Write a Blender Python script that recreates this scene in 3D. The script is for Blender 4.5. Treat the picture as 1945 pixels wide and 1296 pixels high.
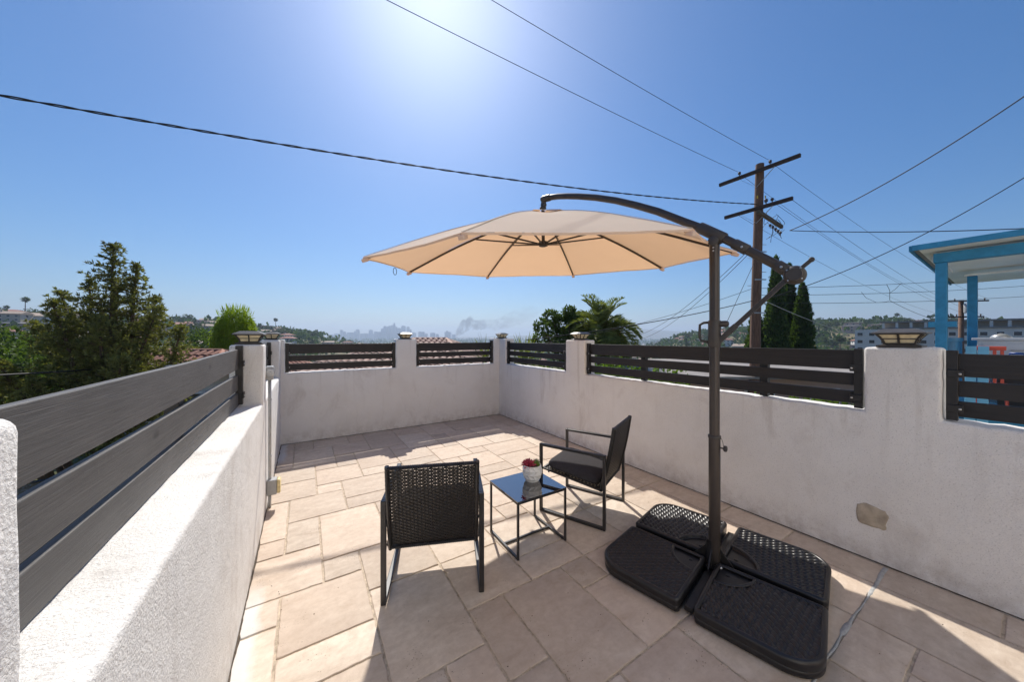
import bpy, bmesh, math, random
from math import sin, cos, pi, radians, sqrt, atan2, tan, exp, floor
from mathutils import Vector, Matrix, noise as mnoise

for o in list(bpy.data.objects):
    bpy.data.objects.remove(o)
SC = bpy.context.scene
COL = SC.collection

# ------------------------------------------------------------------ camera, sky, sun, exposure
EYE = 1.5
YAW = radians(32.2)                       # camera looks 32 degrees right of the terrace's long axis
cam = bpy.data.cameras.new('camera')
cam.sensor_width = 36.0
cam.lens = 625.0 / 1945.0 * 36.0
cam.shift_y = -6.0 / 1945.0
cam.clip_start = 0.03
cam.clip_end = 40000
camo = bpy.data.objects.new('camera', cam)
COL.objects.link(camo)
camo.location = (0, 0, EYE)
camo.rotation_euler = (radians(90), 0, -YAW)
SC.camera = camo

SUN_EL = radians(48.0)
SUN_AZ = radians(18.3)                    # clockwise from +y
w = bpy.data.worlds.new('World')
SC.world = w
w.use_nodes = True
nt = w.node_tree
nt.nodes.clear()
sky = nt.nodes.new('ShaderNodeTexSky')
sky.sky_type = 'NISHITA'
sky.sun_disc = False
sky.sun_elevation = SUN_EL
sky.sun_rotation = SUN_AZ
sky.altitude = 150
sky.air_density = 1.2
sky.dust_density = 1.05
sky.ozone_density = 10.0
bg = nt.nodes.new('ShaderNodeBackground')
bg.inputs['Strength'].default_value = 0.05
wo = nt.nodes.new('ShaderNodeOutputWorld')
hsv = nt.nodes.new('ShaderNodeHueSaturation')          # dry, clear afternoon air
hsv.inputs['Saturation'].default_value = 1.16
nt.links.new(sky.outputs[0], hsv.inputs['Color'])
nt.links.new(hsv.outputs[0], bg.inputs['Color'])
nt.links.new(bg.outputs[0], wo.inputs['Surface'])

sl = bpy.data.lights.new('sun', 'SUN')
sl.energy = 2.55
sl.angle = radians(0.53)
sl.color = (1.0, 0.945, 0.86)
so = bpy.data.objects.new('sun', sl)
COL.objects.link(so)
TO_SUN = Vector((sin(SUN_AZ) * cos(SUN_EL), cos(SUN_AZ) * cos(SUN_EL), sin(SUN_EL)))
so.rotation_euler = TO_SUN.to_track_quat('Z', 'Y').to_euler()
so.location = (3, 8, 20)

SC.view_settings.view_transform = 'Standard'
SC.view_settings.look = 'None'
SC.view_settings.exposure = 1.10
SC.view_settings.gamma = 1.0
SC.view_settings.use_curve_mapping = False

# ------------------------------------------------------------------ helpers
S_, C_ = sin(YAW), cos(YAW)
def cw(X, Z, z=0.0):
    """metres right / ahead of the photographer -> scene point"""
    return Vector((S_ * Z + C_ * X, C_ * Z - S_ * X, z))
def pt(px, py, Z):
    """survey point: sight line through the photo at a known distance ahead"""
    return cw((px - 972.5) / 625.0 * Z, Z, EYE - (py - 642.0) / 625.0 * Z)

def tag(o, label=None, cat=None, group=None, kind=None):
    if label: o['label'] = label
    if cat: o['category'] = cat
    if group: o['group'] = group
    if kind: o['kind'] = kind
    return o
def empty(name, loc=(0, 0, 0), rz=0.0):
    o = bpy.data.objects.new(name, None)
    o.empty_display_size = 0.1
    COL.objects.link(o)
    o.location = loc
    o.rotation_euler = (0, 0, rz)
    return o
def copy_tree(o, parent=None):
    c = o.copy()
    COL.objects.link(c)
    c.parent = parent
    for ch in o.children:
        copy_tree(ch, c)
    return c
def link_mesh(name, me, mat=None, parent=None):
    o = bpy.data.objects.new(name, me)
    COL.objects.link(o)
    if mat is not None and not me.materials:
        me.materials.append(mat)
    if parent is not None:
        o.parent = parent
    return o

class MB:
    def __init__(s):
        s.v = []; s.f = []
    def add(s, vs, fs, M=None):
        b = len(s.v)
        if M is not None:
            vs = [M @ Vector(p) for p in vs]
        s.v.extend([tuple(p) for p in vs])
        s.f.extend([tuple(i + b for i in f) for f in fs])
        return s
    def box(s, lo, hi, M=None):
        x0, y0, z0 = lo; x1, y1, z1 = hi
        return s.add([(x0,y0,z0),(x1,y0,z0),(x1,y1,z0),(x0,y1,z0),(x0,y0,z1),(x1,y0,z1),(x1,y1,z1),(x0,y1,z1)],
                     [(3,2,1,0),(4,5,6,7),(0,1,5,4),(1,2,6,5),(2,3,7,6),(3,0,4,7)], M)
    def bar(s, p0, p1, w_, h_, up=(0, 0, 1)):
        p0 = Vector(p0); p1 = Vector(p1); d = (p1 - p0).normalized(); up = Vector(up)
        if abs(d.dot(up)) > .98: up = Vector((1, 0, 0)) if abs(d.x) < .9 else Vector((0, 1, 0))
        a = d.cross(up).normalized() * (w_ / 2); b = a.cross(d).normalized() * (h_ / 2)
        vs = [p0-a-b, p0+a-b, p0+a+b, p0-a+b, p1-a-b, p1+a-b, p1+a+b, p1-a+b]
        return s.add(vs, [(0,1,2,3),(7,6,5,4),(1,0,4,5),(2,1,5,6),(3,2,6,7),(0,3,7,4)])
    def tube(s, path, r, n=8, caps=True, squash=1.0):
        path = [Vector(p) for p in path]
        m = len(path)
        rs = r if isinstance(r, (list, tuple)) else [r] * m
        vs = []; fs = []
        up = None
        for i, p in enumerate(path):
            d = (path[min(i+1, m-1)] - path[max(i-1, 0)]).normalized()
            if up is None:
                up = Vector((0, 0, 1)) if abs(d.z) < .9 else Vector((1, 0, 0))
            a = d.cross(up)
            if a.length < 1e-5: a = d.cross(Vector((0, 1, 0)))
            a.normalize(); b = a.cross(d).normalized(); up = b
            for k in range(n):
                t = 2 * pi * k / n
                vs.append(p + a * (cos(t) * rs[i]) + b * (sin(t) * rs[i] * squash))
        for i in range(m - 1):
            for k in range(n):
                k2 = (k + 1) % n
                fs.append((i*n+k2, i*n+k, (i+1)*n+k, (i+1)*n+k2))
        if caps:
            fs.append(tuple(range(n)))
            fs.append(tuple((m-1)*n + k for k in reversed(range(n))))
        return s.add(vs, fs)
    def lathe(s, prof, n=16, M=None, cap=True, ph=0.0):
        vs = []; fs = []
        for (r, z) in prof:
            for k in range(n):
                t = 2 * pi * (k / n) + ph
                vs.append((r * cos(t), r * sin(t), z))
        m = len(prof)
        for i in range(m - 1):
            for k in range(n):
                k2 = (k + 1) % n
                fs.append((i*n+k, i*n+k2, (i+1)*n+k2, (i+1)*n+k))
        if cap:
            fs.append(tuple(reversed(range(n))))
            fs.append(tuple((m-1)*n + k for k in range(n)))
        return s.add(vs, fs, M)
    def loft(s, rings, cap0=True, cap1=True, M=None):
        n = len(rings[0]); vs = [p for r in rings for p in r]; fs = []
        for i in range(len(rings) - 1):
            for k in range(n):
                k2 = (k + 1) % n
                fs.append((i*n+k, i*n+k2, (i+1)*n+k2, (i+1)*n+k))
        if cap0: fs.append(tuple(reversed(range(n))))
        if cap1: fs.append(tuple((len(rings)-1)*n + k for k in range(n)))
        return s.add(vs, fs, M)
    def grid(s, fn, nu, nv):
        vs = [fn(i / nu, j / nv) for j in range(nv + 1) for i in range(nu + 1)]
        fs = [(j*(nu+1)+i, j*(nu+1)+i+1, (j+1)*(nu+1)+i+1, (j+1)*(nu+1)+i) for j in range(nv) for i in range(nu)]
        return s.add(vs, fs)
    def mesh(s, name, smooth=False, bevel=0.0, seg=2, angle=None):
        me = bpy.data.meshes.new(name)
        me.from_pydata(s.v, [], s.f)
        if bevel > 0:
            bm = bmesh.new(); bm.from_mesh(me)
            bmesh.ops.remove_doubles(bm, verts=bm.verts, dist=1e-6)
            es = [e for e in bm.edges if len(e.link_faces) == 2 and e.calc_face_angle(0) > .5]
            bmesh.ops.bevel(bm, geom=es, offset=bevel, segments=seg, affect='EDGES', profile=.5, clamp_overlap=True)
            bm.to_mesh(me); bm.free()
        if smooth:
            for p in me.polygons: p.use_smooth = True
            if angle:
                try: me.set_sharp_from_angle(angle=radians(angle))
                except Exception: pass
        me.update()
        return me
    def build(s, name, mat=None, parent=None, **k):
        return link_mesh(name, s.mesh(name, **k), mat, parent)

# ------------------------------------------------------------------ materials
MAT = {}
def nn(t, typ, **kw):
    n = t.nodes.new(typ)
    for k, v in kw.items():
        if k in n.inputs: n.inputs[k].default_value = v
        else: setattr(n, k, v)
    return n
def pm(name, base, rough=.6, metal=0., var=.0, vscale=5., bump=0., bscale=60., spec=.5, rand=0., coat=0., stretch=None, detail=6.):
    m = bpy.data.materials.new(name); m.use_nodes = True
    t = m.node_tree; P = t.nodes['Principled BSDF']
    P.inputs['Base Color'].default_value = (*base, 1)
    P.inputs['Roughness'].default_value = rough
    P.inputs['Metallic'].default_value = metal
    P.inputs['Specular IOR Level'].default_value = spec
    if coat: P.inputs['Coat Weight'].default_value = coat
    tc = t.nodes.new('ShaderNodeTexCoord'); co = tc.outputs['Object']
    if stretch:
        mp = t.nodes.new('ShaderNodeMapping'); mp.inputs['Scale'].default_value = stretch
        t.links.new(co, mp.inputs[0]); co = mp.outputs[0]
    col = None
    if var > 0:
        nz = nn(t, 'ShaderNodeTexNoise', Scale=vscale, Detail=detail, Roughness=.6)
        t.links.new(co, nz.inputs['Vector'])
        cr = t.nodes.new('ShaderNodeValToRGB')
        cr.color_ramp.elements[0].position = .3; cr.color_ramp.elements[1].position = .7
        cr.color_ramp.elements[0].color = (*[c * (1 - var) for c in base], 1)
        cr.color_ramp.elements[1].color = (*[min(1, c * (1 + var)) for c in base], 1)
        t.links.new(nz.outputs['Fac'], cr.inputs[0]); col = cr.outputs[0]
    if rand > 0:
        oi = t.nodes.new('ShaderNodeObjectInfo')
        mr = nn(t, 'ShaderNodeMapRange'); mr.inputs['To Min'].default_value = 1 - rand; mr.inputs['To Max'].default_value = 1 + rand
        t.links.new(oi.outputs['Random'], mr.inputs['Value'])
        hs = t.nodes.new('ShaderNodeHueSaturation')
        t.links.new(mr.outputs[0], hs.inputs['Value'])
        if col: t.links.new(col, hs.inputs['Color'])
        else: hs.inputs['Color'].default_value = (*base, 1)
        col = hs.outputs[0]
    if col: t.links.new(col, P.inputs['Base Color'])
    if bump > 0:
        nb = nn(t, 'ShaderNodeTexNoise', Scale=bscale, Detail=5., Roughness=.6)
        t.links.new(co, nb.inputs['Vector'])
        bp = nn(t, 'ShaderNodeBump', Strength=1.0, Distance=bump)
        t.links.new(nb.outputs['Fac'], bp.inputs['Height']); t.links.new(bp.outputs[0], P.inputs['Normal'])
    MAT[name] = m
    return m

def mix_rgb(t, fac, a, b, blend='MIX'):
    n = t.nodes.new('ShaderNodeMix'); n.data_type = 'RGBA'; n.blend_type = blend
    for sock, v in ((n.inputs[0], fac), (n.inputs[6], a), (n.inputs[7], b)):
        if hasattr(v, 'is_linked') or hasattr(v, 'links'): t.links.new(v, sock)
        elif isinstance(v, (int, float)): sock.default_value = v
        else: sock.default_value = (*v, 1)
    return n.outputs[2]
def ramp(t, sock, stops):
    cr = t.nodes.new('ShaderNodeValToRGB'); e = cr.color_ramp.elements
    while len(e) < len(stops): e.new(.5)
    for k, (p, c) in enumerate(stops):
        e[k].position = p; e[k].color = (c, c, c, 1) if isinstance(c, (int, float)) else (*c, 1)
    t.links.new(sock, cr.inputs[0])
    return cr.outputs[0]
def mth(t, op, a, b=0.0, clamp=False):
    n = t.nodes.new('ShaderNodeMath'); n.operation = op; n.use_clamp = clamp
    for k, v in enumerate((a, b)):
        if isinstance(v, (int, float)): n.inputs[k].default_value = v
        else: t.links.new(v, n.inputs[k])
    return n.outputs[0]

def stucco_mat():
    m = bpy.data.materials.new('stucco'); m.use_nodes = True
    t = m.node_tree; P = t.nodes['Principled BSDF']
    P.inputs['Roughness'].default_value = .9; P.inputs['Specular IOR Level'].default_value = .2
    tc = t.nodes.new('ShaderNodeTexCoord'); co = tc.outputs['Object']
    big = nn(t, 'ShaderNodeTexNoise', Scale=1.7, Detail=7., Roughness=.65); t.links.new(co, big.inputs['Vector'])
    base = ramp(t, big.outputs['Fac'], [(.30, (.76, .735, .70)), (.5, (.82, .80, .77)), (.7, (.85, .835, .81))])
    # brown dirt blotches and drip marks
    mp = t.nodes.new('ShaderNodeMapping'); mp.inputs['Scale'].default_value = (3.2, 3.2, 1.3); t.links.new(co, mp.inputs[0])
    d = nn(t, 'ShaderNodeTexNoise', Scale=1.0, Detail=8., Roughness=.7, Distortion=.6); t.links.new(mp.outputs[0], d.inputs['Vector'])
    df = ramp(t, d.outputs['Fac'], [(.55, 0.), (.76, .40)])
    col = mix_rgb(t, df, base, (.40, .33, .275))
    # grime low on the wall
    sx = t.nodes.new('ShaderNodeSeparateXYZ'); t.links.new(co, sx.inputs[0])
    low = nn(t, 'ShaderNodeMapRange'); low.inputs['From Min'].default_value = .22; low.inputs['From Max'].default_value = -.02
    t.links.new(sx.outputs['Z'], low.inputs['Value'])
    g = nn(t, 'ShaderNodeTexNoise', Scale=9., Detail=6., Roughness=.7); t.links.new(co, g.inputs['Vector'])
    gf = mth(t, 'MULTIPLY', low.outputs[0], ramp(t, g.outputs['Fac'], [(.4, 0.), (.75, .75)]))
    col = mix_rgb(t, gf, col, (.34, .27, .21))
    # speckle
    sp = nn(t, 'ShaderNodeTexNoise', Scale=140., Detail=3., Roughness=.6); t.links.new(co, sp.inputs['Vector'])
    sf = ramp(t, sp.outputs['Fac'], [(.30, .45), (.43, 0.)])
    col = mix_rgb(t, sf, col, (.33, .32, .31))
    mpv = t.nodes.new('ShaderNodeMapping'); mpv.inputs['Scale'].default_value = (11., 11., .7); t.links.new(co, mpv.inputs[0])
    dv = nn(t, 'ShaderNodeTexNoise', Scale=1.0, Detail=6., Roughness=.6, Distortion=.3); t.links.new(mpv.outputs[0], dv.inputs['Vector'])
    hi = nn(t, 'ShaderNodeMapRange'); hi.inputs['From Min'].default_value = .45; hi.inputs['From Max'].default_value = .98; t.links.new(sx.outputs['Z'], hi.inputs['Value'])
    col = mix_rgb(t, mth(t, 'MULTIPLY', ramp(t, dv.outputs['Fac'], [(.55, 0.), (.78, .5)]), hi.outputs[0]), col, (.42, .38, .34))
    ck_ = nn(t, 'ShaderNodeTexVoronoi', Scale=1.15); ck_.feature = 'DISTANCE_TO_EDGE'
    wob = nn(t, 'ShaderNodeTexNoise', Scale=6., Detail=5.); t.links.new(co, wob.inputs['Vector'])
    wv_ = t.nodes.new('ShaderNodeVectorMath'); wv_.operation = 'MULTIPLY_ADD'; wv_.inputs[1].default_value = (.22, .22, .22); t.links.new(wob.outputs['Color'], wv_.inputs[0]); t.links.new(co, wv_.inputs[2])
    t.links.new(wv_.outputs[0], ck_.inputs['Vector'])
    ckm = nn(t, 'ShaderNodeTexNoise', Scale=1.3, Detail=2.); t.links.new(co, ckm.inputs['Vector'])
    cf_ = mth(t, 'MULTIPLY', ramp(t, ck_.outputs['Distance'], [(.0, .28), (.004, 0.)]), ramp(t, ckm.outputs['Fac'], [(.58, 0.), (.66, 1.)]))
    col = mix_rgb(t, cf_, col, (.28, .25, .22))
    t.links.new(col, P.inputs['Base Color'])
    # sprayed stucco relief
    n1 = nn(t, 'ShaderNodeTexNoise', Scale=150., Detail=4., Roughness=.65); t.links.new(co, n1.inputs['Vector'])
    n2 = nn(t, 'ShaderNodeTexNoise', Scale=28., Detail=4., Roughness=.6); t.links.new(co, n2.inputs['Vector'])
    n3 = nn(t, 'ShaderNodeTexNoise', Scale=5., Detail=3., Roughness=.5); t.links.new(co, n3.inputs['Vector'])
    h = mth(t, 'ADD', mth(t, 'MULTIPLY', n1.outputs['Fac'], .85), mth(t, 'ADD', mth(t, 'MULTIPLY', n2.outputs['Fac'], .7), mth(t, 'MULTIPLY', n3.outputs['Fac'], 2.2)))
    bp = nn(t, 'ShaderNodeBump', Strength=.9, Distance=.006); t.links.new(h, bp.inputs['Height']); t.links.new(bp.outputs[0], P.inputs['Normal'])
    MAT['stucco'] = m
stucco_mat()

def paver_mat():
    m = bpy.data.materials.new('travertine'); m.use_nodes = True
    t = m.node_tree; P = t.nodes['Principled BSDF']
    P.inputs['Specular IOR Level'].default_value = .3
    tc = t.nodes.new('ShaderNodeTexCoord'); co = tc.outputs['Object']
    oi = t.nodes.new('ShaderNodeObjectInfo')
    off = t.nodes.new('ShaderNodeVectorMath'); off.operation = 'ADD'
    sc = t.nodes.new('ShaderNodeVectorMath'); sc.operation = 'SCALE'; sc.inputs[0].default_value = (7.3, 3.1, 5.7)
    t.links.new(oi.outputs['Random'], sc.inputs['Scale']); t.links.new(co, off.inputs[0]); t.links.new(sc.outputs[0], off.inputs[1])
    v = off.outputs[0]
    mp = t.nodes.new('ShaderNodeMapping'); mp.inputs['Scale'].default_value = (1.5, 4.0, 2.5); t.links.new(v, mp.inputs[0])
    n1 = nn(t, 'ShaderNodeTexNoise', Scale=2.6, Detail=9., Roughness=.68, Distortion=.5); t.links.new(mp.outputs[0], n1.inputs['Vector'])
    col = ramp(t, n1.outputs['Fac'], [(.25, (.45, .355, .272)), (.42, (.59, .495, .403)), (.60, (.668, .575, .478)), (.78, (.765, .695, .603))])
    n2 = nn(t, 'ShaderNodeTexNoise', Scale=22., Detail=7., Roughness=.7); t.links.new(v, n2.inputs['Vector'])
    col = mix_rgb(t, ramp(t, n2.outputs['Fac'], [(.40, .0), (.72, .5)]), col, (.40, .315, .24))
    rv = nn(t, 'ShaderNodeMapRange'); rv.inputs['To Min'].default_value = .84; rv.inputs['To Max'].default_value = 1.10; t.links.new(oi.outputs['Random'], rv.inputs['Value'])
    hs = t.nodes.new('ShaderNodeHueSaturation'); t.links.new(rv.outputs[0], hs.inputs['Value']); t.links.new(col, hs.inputs['Color'])
    # second random for warmth
    wr = mth(t, 'FRACT', mth(t, 'MULTIPLY', oi.outputs['Random'], 37.7))
    col = mix_rgb(t, mth(t, 'MULTIPLY', wr, .25), hs.outputs[0], (.56, .40, .30))
    # pits, clustered
    pv = nn(t, 'ShaderNodeTexVoronoi', Scale=75.); pv.feature = 'F1'; t.links.new(v, pv.inputs['Vector'])
    cl = nn(t, 'ShaderNodeTexNoise', Scale=5., Detail=3.); t.links.new(v, cl.inputs['Vector'])
    pit = mth(t, 'MULTIPLY', ramp(t, pv.outputs['Distance'], [(.10, 1.), (.24, 0.)]), ramp(t, cl.outputs['Fac'], [(.57, 0.), (.66, 1.)]))
    col = mix_rgb(t, mth(t, 'MULTIPLY', pit, .75), col, (.16, .115, .08))
    # old white paint overspray along the left wall
    geo = t.nodes.new('ShaderNodeNewGeometry'); sx = t.nodes.new('ShaderNodeSeparateXYZ'); t.links.new(geo.outputs['Position'], sx.inputs[0])
    wn = nn(t, 'ShaderNodeTexNoise', Scale=6., Detail=6., Roughness=.7); t.links.new(geo.outputs['Position'], wn.inputs['Vector'])
    edge = mth(t, 'ADD', sx.outputs['X'], mth(t, 'MULTIPLY', mth(t, 'SUBTRACT', wn.outputs['Fac'], .5), .10))
    pf = nn(t, 'ShaderNodeMapRange'); pf.inputs['From Min'].default_value = -.185; pf.inputs['From Max'].default_value = -.225; t.links.new(edge, pf.inputs['Value'])
    py_ = nn(t, 'ShaderNodeMapRange'); py_.inputs['From Min'].default_value = 2.55; py_.inputs['From Max'].default_value = 2.3; t.links.new(sx.outputs['Y'], py_.inputs['Value'])
    pfar = nn(t, 'ShaderNodeMapRange'); pfar.inputs['From Min'].default_value = 4.75; pfar.inputs['From Max'].default_value = 4.95; t.links.new(sx.outputs['Y'], pfar.inputs['Value'])
    col = mix_rgb(t, mth(t, 'MULTIPLY', mth(t, 'MULTIPLY', pf.outputs[0], mth(t, 'MAXIMUM', py_.outputs[0], pfar.outputs[0])), .85), col, (.66, .655, .64))
    t.links.new(col, P.inputs['Base Color'])
    rr = ramp(t, n1.outputs['Fac'], [(.3, .62), (.7, .8)]); t.links.new(rr, P.inputs['Roughness'])
    h = mth(t, 'ADD', mth(t, 'MULTIPLY', n2.outputs['Fac'], .35), mth(t, 'MULTIPLY', pit, -1.0))
    n3 = nn(t, 'ShaderNodeTexNoise', Scale=90., Detail=5., Roughness=.7); t.links.new(v, n3.inputs['Vector'])
    h = mth(t, 'ADD', h, mth(t, 'MULTIPLY', n3.outputs['Fac'], .3))
    bp = nn(t, 'ShaderNodeBump', Strength=.8, Distance=.0025); t.links.new(h, bp.inputs['Height']); t.links.new(bp.outputs[0], P.inputs['Normal'])
    MAT['travertine'] = m
paver_mat()

def wood_paint(name, base, var, rough, streak=(.25, 9., 9.), knots=.6):
    """painted plank, grain along local x"""
    m = bpy.data.materials.new(name); m.use_nodes = True
    t = m.node_tree; P = t.nodes['Principled BSDF']; P.inputs['Roughness'].default_value = rough; P.inputs['Specular IOR Level'].default_value = .45
    tc = t.nodes.new('ShaderNodeTexCoord'); co = tc.outputs['Object']
    oi = t.nodes.new('ShaderNodeObjectInfo')
    sc = t.nodes.new('ShaderNodeVectorMath'); sc.operation = 'SCALE'; sc.inputs[0].default_value = (3.7, 2.1, 1.3); t.links.new(oi.outputs['Random'], sc.inputs['Scale'])
    ad = t.nodes.new('ShaderNodeVectorMath'); ad.operation = 'ADD'; t.links.new(co, ad.inputs[0]); t.links.new(sc.outputs[0], ad.inputs[1])
    mp = t.nodes.new('ShaderNodeMapping'); mp.inputs['Scale'].default_value = streak; t.links.new(ad.outputs[0], mp.inputs[0])
    g = nn(t, 'ShaderNodeTexNoise', Scale=9., Detail=8., Roughness=.65, Distortion=.9); t.links.new(mp.outputs[0], g.inputs['Vector'])
    col = ramp(t, g.outputs['Fac'], [(.3, tuple(c * (1 - var) for c in base)), (.7, tuple(min(1, c * (1 + var)) for c in base))])
    k = nn(t, 'ShaderNodeTexVoronoi', Scale=5.5); mp2 = t.nodes.new('ShaderNodeMapping'); mp2.inputs['Scale'].default_value = (.55, 1, 1.1); t.links.new(ad.outputs[0], mp2.inputs[0]); t.links.new(mp2.outputs[0], k.inputs['Vector'])
    kf = ramp(t, k.outputs['Distance'], [(.05, knots), (.13, 0.)])
    col = mix_rgb(t, kf, col, tuple(c * .3 for c in base))
    big = nn(t, 'ShaderNodeTexNoise', Scale=3., Detail=5.); t.links.new(ad.outputs[0], big.inputs['Vector'])
    col = mix_rgb(t, ramp(t, big.outputs['Fac'], [(.45, 0.), (.7, .35)]), col, tuple(min(1, c * 1.6) for c in base))
    t.links.new(col, P.inputs['Base Color'])
    h = mth(t, 'SUBTRACT', g.outputs['Fac'], mth(t, 'MULTIPLY', kf, .4))
    bp = nn(t, 'ShaderNodeBump', Strength=.7, Distance=.0025); t.links.new(h, bp.inputs['Height']); t.links.new(bp.outputs[0], P.inputs['Normal'])
    MAT[name] = m
wood_paint('plank_black', (.020, .018, .018), .35, .5)
wood_paint('plank_grey_sunlit', (.090, .085, .081), .32, .58, streak=(.55, 22., 22.), knots=.95)  # faded paint, with the grazing sun's lightening also put into the colour

pm('mortar', (.50, .415, .32), .95, var=.35, vscale=30, bump=.004, bscale=120)
pm('grey_mortar', (.40, .41, .41), .9, var=.2, vscale=25, bump=.003, bscale=90)
pm('post_black', (.016, .015, .015), .45, var=.3, vscale=20)
pm('steel', (.55, .55, .54), .35, metal=1.)
pm('galvanised', (.42, .43, .44), .42, metal=.6, var=.12, vscale=18)
pm('grey_box', (.36, .37, .375), .5, var=.08, vscale=15)
pm('old_plastic', (.72, .60, .33), .45, var=.25, vscale=30)
pm('white_plate', (.68, .67, .65), .5, var=.08, vscale=20)
pm('cement', (.43, .37, .29), .95, var=.3, vscale=14, bump=.004, bscale=70)
pm('lamp_metal', (.045, .040, .036), .42, var=.25, vscale=25)
pm('lamp_roof', (.075, .070, .066), .38, var=.2, vscale=20)
pm('lamp_glass', (.72, .62, .40), .35, var=.18, vscale=25, coat=.3)
pm('solar_cell', (.02, .025, .05), .12, coat=.6)
# ------------------------------------------------------------------ the terrace floor: stone pavers in a mortar bed
rnd = random.Random(11)
XI = lambda i: .100 + .2187 * i if i < 14 else 3.222
def YJ(j):
    if j >= 0: return .995 + .2210 * j
    return {-1: .760, -2: .515, -3: .300}.get(j, .300 + .2160 * (j + 3))
floor_o = MB().box((-.5, -2.2, -.30), (3.43, 5.8, -.0065)).build('patio_floor', MAT['mortar'])
tag(floor_o, 'mortar bed of the stone paved roof terrace', kind='structure')
NI0, NI1, NJ0, NJ1 = -2, 14, -13, 21
occ = {}
tiles = [(-1,16,2,3),(-1,19,1,2),(0,19,2,2),(2,19,1,2),(1,17,2,2),(1,15,1,2),(0,15,1,1),(0,13,2,2),(-2,14,2,2),(-2,12,2,2),(0,12,1,1),
 (1,11,2,2),(1,10,2,1),(-1,10,2,2),(-2,9,1,3),(-1,8,1,2),(-2,8,1,1),(0,7,2,3),(-2,6,2,2),(0,6,1,1),(1,5,2,2),(-1,4,2,2),(-2,5,1,1),(-2,2,1,3),(-1,3,2,1),
 (1,2,2,3),(3,3,2,2),(5,3,2,1),(5,4,2,2),(3,1,1,2),(2,1,1,1),(4,0,2,3),(6,2,1,1),(6,0,2,2),(3,17,2,4),(2,14,2,3),(2,13,2,1),(4,16,1,1),(4,14,2,2),
 (5,16,2,3),(6,15,1,1),(7,15,1,3),(6,13,2,2),(8,13,1,1),(8,14,2,2),(6,12,1,1),(7,11,2,2),(9,12,3,2),(9,10,2,2),(7,10,2,1),(10,14,2,2),(6,6,1,1),(7,5,2,3),
 (7,3,2,2),(8,1,2,2),(9,-3,2,1),(11,-5,2,3),(11,-2,2,2),(9,-2,2,3),(3,-2,2,3),(5,-2,2,2),(7,-2,2,2),(1,0,2,1),(0,1,2,2),(-2,16,1,3),(-2,19,1,2),(4,8,2,3),(6,7,1,2),
 (13,-4,1,2),(13,-2,1,2),(13,0,1,2),(13,2,1,3),(13,5,1,2),(13,7,1,3),(13,10,1,2),(13,12,1,3),(13,15,1,2),(13,17,1,4),(5,19,2,2),(7,18,2,3)]
final = []
def fits(i, j, a, b):
    if i + a > NI1 or j + b > NJ1: return False
    return all((i+p, j+q) not in occ for p in range(a) for q in range(b))
def put(i, j, a, b):
    for p in range(a):
        for q in range(b): occ[(i+p, j+q)] = 1
    final.append((i, j, a, b))
for tl in tiles:
    if fits(*tl): put(*tl)
for j in range(NJ0, NJ1):
    for i in range(NI0, NI1):
        if (i, j) in occ: continue
        opts = [(2,3),(2,2),(1,2),(2,1),(1,1)] if rnd.random() < .6 else [(2,2),(1,2),(1,1)]
        if i == 13: opts = [(1,2),(1,1)]
        for a, b in opts:
            if i < 13 and i + a > 13: continue
            if fits(i, j, a, b):
                put(i, j, a, b); break
def paver(x0, y0, x1, y1):
    g = .0040
    x0 += g; x1 -= g; y0 += g; y1 -= g
    cx, cy = (x0+x1)/2, (y0+y1)/2
    out = []
    def side(ax, ay, bx, by):
        L = sqrt((bx-ax)**2 + (by-ay)**2); n = max(4, int(L / .022))
        nx, ny = -(by-ay)/L, (bx-ax)/L
        for k in range(n):
            f = k / n
            a = min(f, 1-f) * L
            d = abs(rnd.gauss(0, .0013)) + (rnd.random() < .08) * rnd.uniform(.002, .005)
            if a < .012: d += .003
            out.append((ax + (bx-ax)*f + nx*d, ay + (by-ay)*f + ny*d))
    side(x0, y0, x1, y0); side(x1, y0, x1, y1); side(x1, y1, x0, y1); side(x0, y1, x0, y0)
    # move corners in a touch
    dz = rnd.uniform(-.0012, .0012); tx = rnd.gauss(0, .002); ty = rnd.gauss(0, .002)
    def ring(inset, z, tilt=True):
        r = []
        for (x, y) in out:
            vx, vy = cx - x, cy - y
            sx = inset * (1 if vx > 0 else -1) * min(1, abs(vx) / .02); sy = inset * (1 if vy > 0 else -1) * min(1, abs(vy) / .02)
            r.append((x + sx, y + sy, z + (dz + tx*(x-cx) + ty*(y-cy) if tilt else 0)))
        return r
    mb = MB(); mb.loft([ring(0, -.02, False), ring(0, -.0042), ring(.0028, -.0008), ring(.006, 0)], cap0=False)
    return mb
for (i, j, a, b) in final:
    x0, x1, y0, y1 = XI(i), XI(i+a), YJ(j), YJ(j+b)
    x0 = max(x0, -.288); y1 = min(y1, 5.585)
    if x1 - x0 < .04 or y1 - y0 < .04 or y1 < -1.9: continue
    y0 = max(y0, -1.9)
    paver(x0, y0, x1, y1).build('paver', MAT['travertine'], floor_o, smooth=True, angle=35)
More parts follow.
